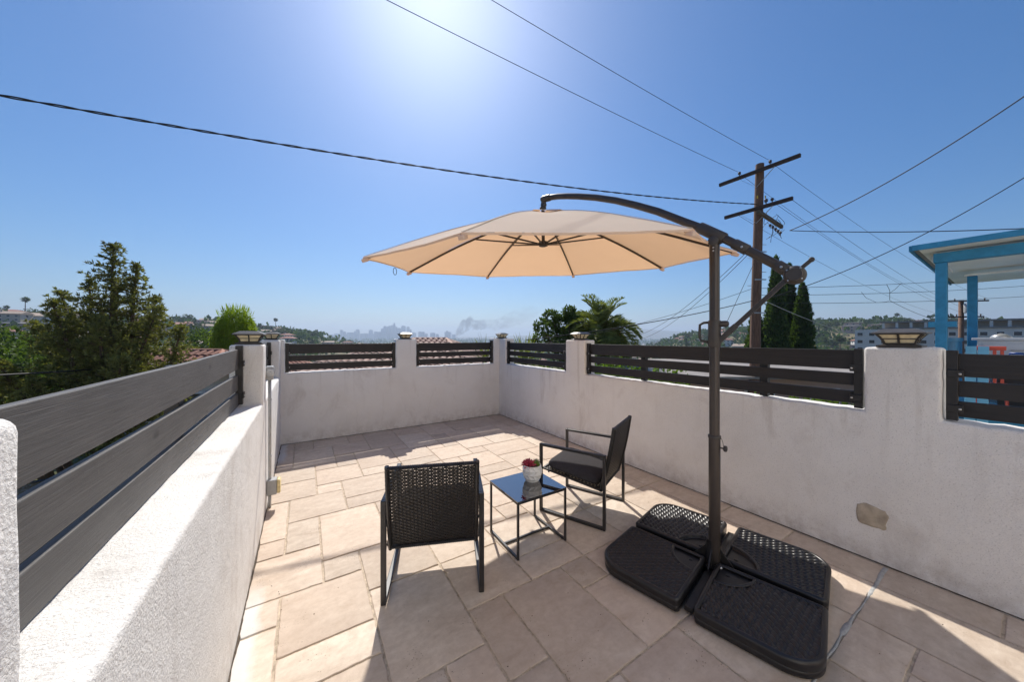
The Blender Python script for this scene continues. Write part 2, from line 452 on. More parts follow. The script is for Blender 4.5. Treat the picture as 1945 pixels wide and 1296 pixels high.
# grey repair mortar in one long joint
mb = MB()
pts = []
for k in range(46):
    x = 1.62 + (3.20 - 1.62) * k / 45
    y = .515 + mnoise.noise((x * 6, 3.3, 0)) * .010
    wd = .005 + .005 * mnoise.noise((x * 9, 7.7, 0)) + (.009 if 2.30 < x < 2.42 else 0) + (.006 if x > 2.8 else 0)
    pts.append((x, y, max(.004, wd)))
for k in range(45):
    (xa, ya, wa), (xb, yb, wb) = pts[k], pts[k+1]
    mb.add([(xa, ya-wa, -.004), (xb, yb-wb, -.004), (xb, yb-wb*.8, .0009), (xa, ya-wa*.8, .0009), (xa, ya+wa*.8, .0009), (xb, yb+wb*.8, .0009), (xb, yb+wb, -.004), (xa, ya+wa, -.004)],
           [(0,1,2,3),(3,2,5,4),(4,5,6,7)])
mb.build('joint_filler', MAT['grey_mortar'], floor_o, smooth=True)['label'] = 'pale grey repair mortar filling one joint'

# dark grit gathered along the foot of the walls, small litter
pm('grit', (.085, .065, .048), .95, var=.5, vscale=40)
mb = MB(); rg = random.Random(9)
def grit_line(ax, ay, bx, by, nx, ny):
    L = sqrt((bx-ax)**2 + (by-ay)**2); n = int(L / .03); prev = None
    for k in range(n + 1):
        f = k / n; x, y = ax + (bx-ax)*f, ay + (by-ay)*f
        w_ = max(.002, .007 + .009 * mnoise.noise((x * 7, y * 7, 2.2)) + .004 * mnoise.noise((x * 25, y * 25, 5)))
        cur = [(x, y, .0045), (x + nx*w_, y + ny*w_, .0006)]
        if prev: mb.add(prev + cur, [(0, 1, 3, 2)])
        prev = cur
grit_line(-.28, 5.597, 3.23, 5.597, 0, -1); grit_line(3.228, -1.8, 3.228, 5.6, -1, 0); grit_line(-.283, -1.8, -.283, 5.6, 1, 0)
for k in range(240):
    x, y = rg.uniform(-.25, 3.2), rg.uniform(.2, 5.5); s = rg.uniform(.0012, .0034)
    a_ = rg.uniform(0, 6.28); mb.add([(x + s*cos(a_ + q*2.1) * rg.uniform(.7, 1.8), y + s*sin(a_ + q*2.1) * rg.uniform(.7, 1.8), .0012) for q in range(3)] + [(x, y, .0012 + s)], [(0,1,3),(1,2,3),(2,0,3)])
gl_ = mb.build('grit', MAT['grit'], floor_o); tag(gl_, kind='stuff')

# ------------------------------------------------------------------ stucco walls with pillars
LEDGE = 1.0
def stucco_wall(name, axis, plane, thick, t0, t1, pillars, ledge, z0, label, bev=.02):
    """axis 'y': wall runs along y at x = plane (inner face), thickness away from terrace (signed)"""
    r = random.Random(hash(name) % 97 if False else len(name) * 7)
    prof = []
    def lin(a, b, za, zb):
        n = max(1, int((abs(b-a) + abs(zb-za)) / .05))
        for k in range(n):
            f = k / n
            j = 0 if k == 0 else r.gauss(0, .0022)
            if abs(b-a) > abs(zb-za): prof.append((a+(b-a)*f, za+(zb-za)*f + j))
            else: prof.append((a+(b-a)*f + j, za+(zb-za)*f))
    lin(t0, t1, z0, z0)
    cur = t1; z = z0
    ps = sorted(pillars, key=lambda p: -p[1])
    zcur = z0; first = True
    for (pa, pb, top) in ps:
        if pb >= t1 - 1e-6:
            lin(t1, t1, z0, top)
        else:
            if zcur == z0: lin(t1, t1, z0, ledge); zcur = ledge
            lin(cur, pb, ledge, ledge); lin(pb, pb, ledge, top)
        lin(pb, pa, top, top)
        if pa <= t0 + 1e-6:
            lin(t0, t0, top, z0); zcur = None
        else:
            lin(pa, pa, top, ledge); zcur = ledge
        cur = pa
    if zcur is not None:
        if zcur == z0: lin(t1, t1, z0, ledge)
        lin(cur, t0, ledge, ledge); lin(t0, t0, ledge, z0)
    bm = bmesh.new()
    def P(t, d, z): return (plane + d, t, z) if axis == 'y' else (t, plane + d, z)
    vs = [bm.verts.new(P(t, 0, z)) for (t, z) in prof]
    f = bm.faces.new(vs)
    ex = bmesh.ops.extrude_face_region(bm, geom=[f])
    mv = [e for e in ex['geom'] if isinstance(e, bmesh.types.BMVert)]
    bmesh.ops.translate(bm, verts=mv, vec=Vector(P(0, thick, 0)) - Vector(P(0, 0, 0)))
    bmesh.ops.recalc_face_normals(bm, faces=bm.faces)
    bm.normal_update()
    es = [e for e in bm.edges if len(e.link_faces) == 2 and e.calc_face_angle(0) > .8 and max(v.co.z for v in e.verts) > z0 + .01]
    # not the re-entrant pillar feet
    bmesh.ops.bevel(bm, geom=es, offset=bev, segments=4, affect='EDGES', profile=.5, clamp_overlap=True)
    bmesh.ops.triangulate(bm, faces=[f for f in bm.faces if len(f.verts) > 4])
    bmesh.ops.bisect_plane(bm, geom=bm.verts[:] + bm.edges[:] + bm.faces[:], plane_co=(0, 0, ledge + bev + .004), plane_no=(0, 0, 1))
    root = None
    k = 1 if axis == 'y' else 0
    zc = ledge + bev + .004
    groups = {-1: []}
    for i in range(len(pillars)): groups[i] = []
    for fc in bm.faces:
        c = fc.calc_center_median(); g = -1
        if min(v.co.z for v in fc.verts) > zc - 1e-4:
            for i, (pa, pb, top) in enumerate(pillars):
                if pa - .03 < c[k] < pb + .03: g = i
        groups[g].append(fc)
    for g in sorted(groups):
        mb = MB(); idx = {}
        for fc in groups[g]:
            ids = []
            for v in fc.verts:
                if v.index not in idx or True:
                    key = tuple(round(c, 6) for c in v.co)
                    if key not in idx: idx[key] = len(mb.v); mb.v.append(tuple(v.co))
                    ids.append(idx[key])
            mb.f.append(tuple(ids))
        if not mb.f: continue
        o = mb.build(name if g == -1 else 'pillar', MAT['stucco'], root, smooth=True, angle=40)
        if g == -1:
            root = o
            tag(o, label, 'wall')
    bm.free()
    return root
right_wall = stucco_wall('stucco_wall', 'y', 3.23, .2, -2.6, 5.66,
    [(-2.6, -2.25, 1.44), (.295, .622, 1.437), (3.27, 3.66, 1.468), (5.36, 5.66, 1.488)], 1.0, -3.0,
    'white stucco parapet wall with a cement patch, behind the umbrella base')
left_wall = stucco_wall('stucco_wall', 'y', -.285, -.21, -2.2, 5.63,
    [(.30, .652, 1.408), (3.30, 3.56, 1.446), (5.35, 5.63, 1.468)], .966, -3.0,
    'sunlit white stucco wall close on the left under the grey planks')
back_wall = stucco_wall('stucco_wall', 'x', 5.6, .2, -.5, 3.435,
    [(-.5, -.24, 1.475), (1.27, 1.61, 1.478), (3.11, 3.435, 1.492)], 1.003, -3.0,
    'white stucco back wall with brown stains and a blank cover plate')

# cement patch on the right wall
mb = MB(); ring = []; rp = random.Random(4)
N = 40
base = [(-.078, -.045), (.070, -.060), (.088, .040), (.02, .050), (-.06, .058)]
for k in range(N):
    a = 2*pi*k/N
    rx = .074 * (1 + .2 * mnoise.noise((cos(a)*2, sin(a)*2, 1.1))); rz = .072 * (1 + .22 * mnoise.noise((cos(a)*2.5, sin(a)*2.5, 5.1)))
    e = .62
    ring.append((3.2275 - .0005, .586 + rx * math.copysign(abs(cos(a))**e, cos(a)), .298 + rz * math.copysign(abs(sin(a))**e, sin(a))))
inner = [(3.2245, .586 + (y-.586)*.86, .298 + (z-.298)*.86) for (x, y, z) in ring]
outer = [(3.2305, y, z) for (x, y, z) in ring]
mb.loft([outer, ring, inner], cap0=False)
mb.build('cement_patch', MAT['cement'], right_wall, smooth=True)['label'] = 'brown bare cement patch'
# blank cover plate on the back wall
mb = MB().box((1.414, 5.588, .262), (1.468, 5.5995, .392))
mb.build('cover_plate', MAT['stucco'], back_wall, bevel=.006)

# ------------------------------------------------------------------ plank fence panels on the ledges
def fence_panel(label, a, b, mat, planks, posts, rz=None, mids=(), brack=1, group=None, sag=None, th=.022, px=0.0):
    """a, b: end points (x, y) of the inner face line; outward = right of a->b unless flipped by caller"""
    a = Vector((a[0], a[1], 0)); b = Vector((b[0], b[1], 0))
    d = (b - a); L = d.length; ang = atan2(d.y, d.x)
    root = empty('fence_panel', a, ang)
    tag(root, label, 'fence', group)
    for i, (z0, z1) in enumerate(planks):
        mb = MB(); n = 14
        rings = []
        for k in range(n + 1):
            x = .012 + (L - .024) * k / n
            zz = (sag(x / L, i) if sag else 0) + .0025 * mnoise.noise((x * 1.3, i * 7.1, a.x))
            yy = .004 * mnoise.noise((x * .9, i * 3.3, a.y + 5))
            rings.append([(x, -th + yy, z0 + zz), (x, yy, z0 + zz), (x, yy, z1 + zz), (x, -th + yy, z1 + zz)])
        mb.loft(rings)
        p = mb.build('plank', MAT[mat], root, bevel=.003, seg=2)
    for (x, z0, z1) in posts:
        mb = MB().box((x - .022, -.018, z0), (x + .022, .026, z1))
        po = mb.build('post', MAT['post_black'], root, bevel=.003)
        s = 1 if x < L / 2 else -1
        for zb in ((z0 + .05, z1 - .16) if brack else ()):
            br = MB().box((x - .03 + s*.012, .0265, zb), (x + .03 + s*.012, .036, zb + .045)).build('bracket', MAT['post_black'], root, bevel=.003)
            MB().lathe([(.006, 0), (.006, .004), (.003, .006)], 8, Matrix.Translation((x + s*.03, .036, zb + .022)) @ Matrix.Rotation(-pi/2, 4, 'X')).build('bolt', MAT['steel'], br)
    for x in mids:
        MB().box((x - .03, -.075, planks[-1][0] - .03), (x + .03, -th - .004, planks[0][1] - .01)).build('post', MAT['post_black'], root, bevel=.003)
    return root
PL = [(1.276, 1.414), (1.163, 1.250), (1.035, 1.124)]
PLB = [(1.272, 1.410), (1.165, 1.248), (1.035, 1.130)]
E1 = [(.022, 1.006, 1.418)]
def ends(L): return [(.022, 1.008, 1.425), (L - .022, 1.008, 1.425)]
# local +y of a panel points to the terrace side: run the panels so that the terrace is on the left of a->b
fence_panel('long black plank fence panel behind the umbrella pole, between two right pillars', (3.285, .632), (3.285, 3.262), 'plank_black', PL, ends(2.63), mids=(.60, 1.78))
fence_panel('short black plank fence panel right of the back corner pillar', (3.285, 3.668), (3.285, 5.352), 'plank_black', [(1.277, 1.412), (1.168, 1.250), (1.045, 1.135)], [(.022, 1.008, 1.42), (1.662, 1.008, 1.44)])
fence_panel('black plank fence panel at the right edge in front of the blue porch', (3.285, -2.24), (3.285, .284), 'plank_black', [(1.270, 1.406), (1.150, 1.244), (1.030, 1.122)], ends(2.524), mids=(1.0,))
fence_panel('black plank fence panel on the back wall nearest the back right corner', (3.105, 5.655), (1.615, 5.655), 'plank_black', PLB, [(.022, 1.01, 1.45), (1.47, 1.01, 1.40)])
fence_panel('black plank fence panel on the back wall at its left end', (1.265, 5.655), (-.236, 5.655), 'plank_black', PLB, ends(1.501))
fence_panel('grey plank fence panel along the left wall, faded and lightened for grazing sun', (-.432, 3.295), (-.432, .615), 'plank_grey_sunlit',
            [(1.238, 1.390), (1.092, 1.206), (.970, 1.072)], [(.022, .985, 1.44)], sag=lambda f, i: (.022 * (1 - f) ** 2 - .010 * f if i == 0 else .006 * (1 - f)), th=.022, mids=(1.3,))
fence_panel('black plank panel on the left wall beyond the left lamp pillar, almost hidden', (-.40, 5.345), (-.40, 3.565), 'plank_black', [(1.25, 1.392), (1.14, 1.225), (1.02, 1.11)], [(.022, .985, 1.44), (1.758, .985, 1.43)], th=.03)

# ------------------------------------------------------------------ solar post lamps on the pillars
def lamp_proto():
    root = empty('post_lamp')
    def sq(h, z): return [(-h, -h, z), (h, -h, z), (h, h, z), (-h, h, z)]
    mb = MB(); mb.loft([sq(.098, 0), sq(.098, .014), sq(.080, .018), sq(.070, .024)]); mb.build('base', MAT['lamp_metal'], root, bevel=.003)
    roof = MB().loft([sq(.116, .090), sq(.118, .096), sq(.070, .122), sq(.066, .123)]).build('roof', MAT['lamp_roof'], root, bevel=.002)
    MB().box((-.058, -.058, .1235), (.058, .058, .1255)).build('solar_panel', MAT['solar_cell'], roof)
    mb = MB()
    prof = [(.066, .024), (.072, .045), (.084, .068), (.101, .090)]
    for q in range(4):
        M = Matrix.Rotation(q * pi / 2, 4, 'Z')
        for (x, wd) in ((-1, .012), (0, .010)):
            path = [M @ Vector((x * h * .96, -h, z)) for (h, z) in prof]
            for k in range(3): mb.bar(path[k], path[k+1], wd, .008, up=M @ Vector((0, -1, 0)))
        for (h, z) in ((.067, .027), (.0775, .056), (.099, .0865)):
            mb.bar(M @ Vector((-h, -h, z)), M @ Vector((h, -h, z)), .007, .006)
    mb.build('frame', MAT['lamp_metal'], root)
    for q in range(4):
        M = Matrix.Rotation(q * pi / 2, 4, 'Z')
        for (k0, k1, zs) in (((.0665, .027), (.0765, .055), 0), ((.0775, .057), (.098, .086), 1)):
            for s in (-1, 1):
                (h0, z0), (h1, z1) = k0, k1
                vs = []
                for off in (.003, .007):
                    vs += [(s*.006, -h0+off, z0), (s*(h0*.93), -h0+off, z0), (s*(h1*.93), -h1+off, z1), (s*.006, -h1+off, z1)]
                MB().add(vs, [(0,1,2,3),(7,6,5,4),(0,4,5,1),(1,5,6,2),(2,6,7,3),(3,7,4,0)], M).build('pane', MAT['lamp_glass'], root)
    return root
LP = lamp_proto()
lamps = [((3.335, .47, 1.437), 'black solar post lamp on the wide right pillar beside the blue porch', 1.0),
         ((3.335, 3.46, 1.467), 'black solar post lamp on the pillar in front of the palm tree', .92),
         ((3.30, 5.62, 1.490), 'black solar post lamp on the back right corner pillar', .85),
         ((1.44, 5.70, 1.477), 'black solar post lamp on the middle pillar under the city skyline', .92),
         ((-.38, 3.43, 1.446), 'nearest black solar post lamp on the left pillar beside the green tree', .88),
         ((-.38, 5.52, 1.472), 'black solar post lamp on the back left corner pillar, half hidden by another lamp', .85)]
for k, (loc, lab, sc_) in enumerate(lamps):
    o = LP if k == 0 else copy_tree(LP)
    o.location = loc; o.scale = (sc_, sc_, sc_); tag(o, lab, 'lamp', 'solar lamps on the pillars')

# ------------------------------------------------------------------ conduit and boxes on the left wall
root = empty('electrical_conduit', (-.262, 3.60, 0)); tag(root, 'grey metal conduit with round junction box running down the left wall', 'conduit')
MB().tube([(0, 0, .12), (0, .0, .3), (0, .0, .8), (0, 0, 1.15)], .0125, 10).build('pipe', MAT['galvanised'], root, smooth=True)
MB().box((-.03, -.045, 1.13), (.03, .045, 1.25)).build('junction_box', MAT['grey_box'], root, bevel=.012, seg=3)
M = Matrix.Translation((.006, -.045, 1.195)) @ Matrix.Rotation(pi/2, 4, 'X')
MB().lathe([(.034, 0), (.034, .012), (.030, .016), (.012, .017), (.010, .022), (.004, .022)], 16, M).build('round_cover', MAT['galvanised'], root, smooth=True, angle=40)
MB().tube([(0, 0, .0), (0, 0, .12)], .012, 10).build('lower_pipe', MAT['galvanised'], root, smooth=True)
for z in (.45, .95):
    MB().box((-.012, -.02, z), (.0145, .02, z + .018)).build('strap', MAT['galvanised'], root, bevel=.002)
root = empty('wall_light', (-.262, 3.60, .10)); tag(root, 'small grey box light with yellowed lens at the foot of the left wall', 'light')
MB().box((-.02, -.045, .02), (.052, .045, .15)).build('housing', MAT['grey_box'], root, bevel=.004)
ln = MB().box((.053, -.042, .023), (.078, .042, .147)).build('lens', MAT['old_plastic'], root, bevel=.010, seg=3)
for k in range(9):
    MB().box((.060, -.0435, .03 + .0125*k), (.0805, .0435, .035 + .0125*k)).build('rib', MAT['old_plastic'], ln)

# ------------------------------------------------------------------ unseen house added behind the camera to bounce sunlight onto the terrace
pm('bounce_house_render', (.86, .82, .76), .9, var=.06, vscale=2., bump=.004, bscale=40)
pm('door_wood', (.16, .09, .05), .5, var=.3, vscale=8)
pm('pane_dark', (.02, .025, .03), .06, spec=.6)
hs_ = empty('bounce_fill_house', (1.4, -1.95, 0)); tag(hs_, 'white stand-in for the unseen terrace house behind the viewer, added to bounce light', 'house')
MB().box((-5.0, -6, -3.2), (7.5, 0, 5.6)).build('wall', MAT['bounce_house_render'], hs_)
MB().box((-5.3, -6.3, 5.601), (7.8, .3, 5.85)).build('roof', MAT['lamp_roof'], hs_)
dr_ = MB().box((.0, .002, -.01), (.95, .06, 2.1)).build('door', MAT['door_wood'], hs_, bevel=.006)
MB().tube([(.10, .09, .98), (.10, .09, 1.10)], .012, 8).build('handle', MAT['steel'], dr_)
for (x, z) in ((2.6, 1.1), (-2.4, 3.4), (.6, 3.4), (3.6, 3.4)):
    wn_ = MB().box((x, .002, z), (x + 1.3, .05, z + 1.1)).build('window', MAT['white_plate'], hs_, bevel=.005)
    MB().box((x + .07, .051, z + .07), (x + 1.23, .058, z + 1.03)).build('pane', MAT['pane_dark'], wn_)
# ------------------------------------------------------------------ furniture materials
pm('wicker', (.017, .016, .016), .38, var=.3, vscale=40, spec=.55)
pm('chair_metal', (.022, .022, .024), .33, var=.15, vscale=20, spec=.6)
pm('cushion', (.045, .043, .047), .95, var=.12, vscale=60, bump=.0008, bscale=700, spec=.2)
pm('table_glass', (.006, .007, .010), .02, spec=1., coat=1.)
MAT['table_glass'].node_tree.nodes['Principled BSDF'].inputs['IOR'].default_value = 1.9
pm('pot_white', (.80, .79, .76), .55, var=.04, vscale=20)
pm('soil', (.10, .07, .045), .95, var=.4, vscale=60, bump=.004, bscale=120)
pm('leaf_red', (.42, .05, .09), .5, var=.35, vscale=30)
pm('leaf_green', (.17, .27, .05), .5, var=.35, vscale=30)
pm('leaf_pale', (.48, .44, .33), .5, var=.3, vscale=30)
pm('umbrella_metal', (.062, .051, .045), .32, metal=.3, var=.1, vscale=12, spec=.55)
pm('umbrella_plastic', (.050, .044, .040), .45, var=.12, vscale=15)
pm('black_plastic', (.013, .013, .015), .33, var=.2, vscale=14, spec=.55)
pm('base_steel', (.03, .029, .029), .4, metal=.3, var=.2, vscale=15)
pm('bolt', (.6, .62, .65), .3, metal=1.)

def cloth_mat(name, base, trans):
    m = bpy.data.materials.new(name); m.use_nodes = True
    t = m.node_tree; P = t.nodes['Principled BSDF']; out = t.nodes['Material Output']
    P.inputs['Roughness'].default_value = .9; P.inputs['Specular IOR Level'].default_value = .15
    tc = t.nodes.new('ShaderNodeTexCoord')
    nz = nn(t, 'ShaderNodeTexNoise', Scale=3.0, Detail=6., Roughness=.6); t.links.new(tc.outputs['Object'], nz.inputs['Vector'])
    col = ramp(t, nz.outputs['Fac'], [(.3, tuple(c * .93 for c in base)), (.7, base)])
    t.links.new(col, P.inputs['Base Color'])
    wv = nn(t, 'ShaderNodeTexNoise', Scale=420., Detail=2.); t.links.new(tc.outputs['Object'], wv.inputs['Vector'])
    wr = nn(t, 'ShaderNodeTexNoise', Scale=7., Detail=3.); t.links.new(tc.outputs['Object'], wr.inputs['Vector'])
    bp = nn(t, 'ShaderNodeBump', Strength=.5, Distance=.004)
    t.links.new(mth(t, 'ADD', mth(t, 'MULTIPLY', wv.outputs['Fac'], .12), wr.outputs['Fac']), bp.inputs['Height']); t.links.new(bp.outputs[0], P.inputs['Normal'])
    tr = t.nodes.new('ShaderNodeBsdfTranslucent'); tr.inputs['Color'].default_value = (*trans, 1); t.links.new(bp.outputs[0], tr.inputs['Normal'])
    mx = t.nodes.new('ShaderNodeMixShader'); mx.inputs[0].default_value = .42
    t.links.new(P.outputs[0], mx.inputs[1]); t.links.new(tr.outputs[0], mx.inputs[2]); t.links.new(mx.outputs[0], out.inputs['Surface'])
    MAT[name] = m
cloth_mat('canopy_cloth', (.88, .80, .69), (.84, .47, .235))

# ------------------------------------------------------------------ wicker armchairs
def weave(mb, W, Hh, fn, pitch_u=.0205, pitch_v=.0104):
    """woven ribbons over upright stakes; fn(u, v, n) -> point on the (curved) panel, n = offset to its face"""
    nu = int(round(W / pitch_u)); nv = int(round(Hh / pitch_v))
    pu, pv = W / nu, Hh / nv
    for j in range(nv):
        v0 = (j + .5) * pv; s = 1 if j % 2 else -1
        rings = []
        n = nu * 2
        for k in range(n + 1):
            u = W * k / n
            ph = pi * u / pu
            off = .0030 * s * cos(ph); dv = .0011 * cos(ph * .5 + (pi/2 if j % 2 else 0))
            hw = pv * .44
            rings.append([fn(u, v0 + dv - hw, off - .0008), fn(u, v0 + dv + hw, off - .0008), fn(u, v0 + dv + hw, off + .0010), fn(u, v0 + dv - hw, off + .0010)])
        mb.loft(rings)
    for i in range(nu + 1):
        u = i * pu
        rings = []
        for k in range(13):
            v = Hh * k / 12
            rings.append([fn(u - .0045, v, -.0010), fn(u + .0045, v, -.0010), fn(u + .0045, v, .0010), fn(u - .0045, v, .0010)])
        mb.loft(rings)
    return mb
def make_chair():
    root = empty('wicker_armchair')            # local: +y = front, x across, origin on the floor at the chair's centre
    W, D, HA = .290, .2885, .585               # half width, half depth, arm height
    tw, td = .030, .022
    for s, nm in ((-1, 'side_frame'), (1, 'side_frame')):
        x = s * (W - tw/2)
        mb = MB()
        mb.box((x - tw/2, -D, 0), (x + tw/2, -D + td, HA)); mb.box((x - tw/2, D - td, 0), (x + tw/2, D, HA))
        mb.box((x - tw/2, -D + td, .0005), (x + tw/2, D - td, td)); mb.box((x - tw/2, -D + td, HA - td), (x + tw/2, D - td, HA - .0005))
        mb.build(nm, MAT['chair_metal'], root, bevel=.0035, seg=2)
    IW = .520                                   # width of the woven part
    b0, b1 = Vector((0, -.235, .285)), Vector((0, -.345, .800))
    up = (b1 - b0); HB = up.length; up.normalize(); nrm = Vector((0, -up.z, up.y)).normalized()
    def bf(u, v, n):
        bend = .018 * sin(pi * min(1, max(0, v / HB)))
        p = b0 + up * v + nrm * (n + bend * .6)
        return (u - IW/2, p.y, p.z)
    m = .030
    def bw(u, v, n): return bf(u + m - .004, v + m - .004, n)
    mb = MB(); weave(mb, IW - 2*m + .008, HB - 2*m + .008, bw)
    tag(mb.build('backrest_weave', MAT['wicker'], root), 'open black resin weave of the backrest', kind='stuff')
    # wrapped border of the back: many narrow turns of flat strand round a bar
    def wrapped(pa, pb, r, name, fn=None):
        pa = Vector(pa); pb = Vector(pb); L = (pb - pa).length; n = max(4, int(L / .0115)); mb = MB()
        path = []; rs = []
        for k in range(n):
            for q, rr in ((.06, r * .90), (.16, r), (.84, r), (.94, r * .90)):
                path.append(pa.lerp(pb, (k + q) / n)); rs.append(rr * (1 + .02 * mnoise.noise((k * .7, r * 99, L))))
        if fn: path = [fn(p) for p in path]
        mb.tube(path, rs, 8, squash=.62)
        mb.build(name, MAT['wicker'], root, smooth=True, angle=50)
    def bp_(u, v): return bf(u, v, 0)
    wrapped(bp_(m/2, HB - .012), bp_(IW - m/2, HB - .012), .017, 'back_top_rail')
    wrapped(bp_(m/2, .012), bp_(IW - m/2, .012), .017, 'back_bottom_rail')
    for u in (m/2, IW - m/2):
        pth = [Vector(bf(u, HB * k / 44, 0)) for k in range(45)]
        rs = [.0165 if k % 2 else .0152 for k in range(45)]
        MB().tube(pth, rs, 8, squash=.8).build('back_side_rail', MAT['wicker'], root, smooth=True, angle=50)
    # seat
    s0, s1 = Vector((0, -.225, .300)), Vector((0, .262, .365))
    sd = (s1 - s0); SL = sd.length; sd.normalize(); sn = Vector((0, -sd.z, sd.y))
    def sf(u, v, n):
        p = s0 + sd * v + sn * n
        return (u - IW/2, p.y, p.z)
    mb = MB(); weave(mb, IW - .03, SL - .02, lambda u, v, n: sf(u + .015, v + .01, n), .0245, .0150)
    tag(mb.build('seat_weave', MAT['wicker'], root), kind='stuff')
    wrapped(sf(0, SL, 0), sf(IW, SL, 0), .016, 'seat_front_rail'); wrapped(sf(0, 0, 0), sf(IW, 0, 0), .016, 'seat_rear_rail')
    for u in (.004, IW - .004):
        wrapped(sf(u, 0, 0), sf(u, SL, 0), .015, 'seat_side_rail')
    # cross bolts that carry the seat on the side frames
    for s in (-1, 1):
        MB().tube([(s*(IW/2 - .01), .20, .357), (s*(W - .004), .20, .357)], .008, 8).build('fixing_bolt', MAT['chair_metal'], root)
        MB().tube([(s*(IW/2 - .01), -.265, .44), (s*(W - .004), -.276, .44)], .008, 8).build('fixing_bolt', MAT['chair_metal'], root)
    # cushion
    def cu(u, v):
        return u, v
    cw_, cd_, ch = IW/2 - .012, SL/2 - .008, .052
    rings = []
    for (ins, zz) in ((.030, .0), (.008, .006), (.0, .018), (.0, .034), (.008, .046), (.028, .053), (.07, .058), (.15, .062)):
        r = []
        a, b = cw_ - ins, cd_ - ins
        for k in range(48):
            t_ = 2*pi*k/48; e = .28
            x = a * math.copysign(abs(cos(t_))**e, cos(t_)); y = b * math.copysign(abs(sin(t_))**e, sin(t_))
            p = s0 + sd * (SL/2 + y) + sn * (.012 + zz)
            r.append((x, p.y, p.z))
        rings.append(r)
    MB().loft(rings).build('cushion', MAT['cushion'], root, smooth=True, angle=60)
    return root
ch = make_chair()
ch.location = (.733 , 2.102, 0); ch.rotation_euler = (0, 0, atan2(.927, .375) - pi/2)
tag(ch, 'black wicker armchair seen from behind, left of the glass table', 'armchair', 'two wicker armchairs')
c2 = copy_tree(ch); c2.location = (2.105, 2.148, 0); c2.rotation_euler = (0, 0, atan2(.91, -.414) - pi/2)
tag(c2, 'black wicker armchair with dark seat cushion beside the right wall', 'armchair', 'two wicker armchairs')

# ------------------------------------------------------------------ glass side table
root = empty('side_table', (1.424, 2.044, 0), radians(-.6)); tag(root, 'small square side table with black glass top between the armchairs', 'table')
h, g, z = .214, .200, .395
tb = .0145
MB().box((-h, -g, z - .006), (h, g, z)).build('glass_top', MAT['table_glass'], root, bevel=.0012)
mb = MB()
for (a, b) in (((-h, -g), (h, -g)), ((-h, g), (h, g))):
    y = a[1] - math.copysign(tb/2, a[1]); mb.bar((-h, y, z - .0065 - tb/2), (h, y, z - .0065 - tb/2), tb, tb)
for x in (-h + tb/2, h - tb/2):
    mb.bar((x, -g + tb, z - .0065 - tb/2), (x, g - tb, z - .0065 - tb/2), tb, tb)
mb.build('top_frame', MAT['chair_metal'], root, bevel=.0015)
for sx in (-1, 1):
    for sy in (-1, 1):
        MB().box((sx*(h - tb/2) - tb/2, sy*(g - tb/2) - tb/2, 0), (sx*(h - tb/2) + tb/2, sy*(g - tb/2) + tb/2, z - .0065 - tb)).build('leg', MAT['chair_metal'], root, bevel=.0015)
    MB().bar((sx*(h - tb/2), -g + tb, .0085), (sx*(h - tb/2), g - tb, .0085), tb, tb).build('foot_rail', MAT['chair_metal'], root, bevel=.0015)
MB().bar((-h + tb, 0, .0085), (h - tb, 0, .0085), tb, tb).build('stretcher', MAT['chair_metal'], root, bevel=.0015)

# ------------------------------------------------------------------ succulent pot
root = empty('potted_succulent', (1.492, 2.075, .3955)); root.scale = (1.22,) * 3; tag(root, 'white faceted pot with red and green succulents on the glass table', 'plant')
prof = [(.040, 0), (.054, .022), (.062, .048), (.064, .074), (.058, .100)]
mb = MB(); n = 12; vs = []; fs = []
for i, (r, zz) in enumerate(prof):
    for k in range(n):
        a = 2*pi*(k + (.5 if i % 2 else 0))/n
        vs.append((r*cos(a), r*sin(a), zz))
for i in range(len(prof) - 1):
    for k in range(n):
        k2 = (k+1) % n
        # hexagon-like dents: centre of each cell pushed in
        a, b, c, d = i*n+k, i*n+k2, (i+1)*n+k2, (i+1)*n+k
        if i % 2 == 0: tri = [(a, b, d), (b, c, d)]
        else: tri = [(a, b, c), (a, c, d)]
        cen = Vector((0, 0, 0))
        for q in (a, b, c, d): cen += Vector(vs[q])
        cen /= 4; cen.x *= .955; cen.y *= .955
        vs.append(tuple(cen)); m_ = len(vs) - 1
        fs += [(a, b, m_), (b, c, m_), (c, d, m_), (d, a, m_)]
b0 = len(vs)
for (r, zz) in ((.053, .101), (.050, .092), (.048, .085)):
    for k in range(n):
        a = 2*pi*k/n; vs.append((r*cos(a), r*sin(a), zz))
top = 4*n
for k in range(n): fs.append((top+k, top+(k+1)%n, b0+(k+1)%n, b0+k))
for q in range(2):
    for k in range(n): fs.append((b0+q*n+k, b0+q*n+(k+1)%n, b0+(q+1)*n+(k+1)%n, b0+(q+1)*n+k))
fs.append(tuple(reversed(range(n))))
mb.add(vs, fs); mb.build('pot', MAT['pot_white'], root)
MB().lathe([(.049, .080), (.049, .088), (.02, .092), (.001, .093)], 16).build('soil', MAT['soil'], root, smooth=True)
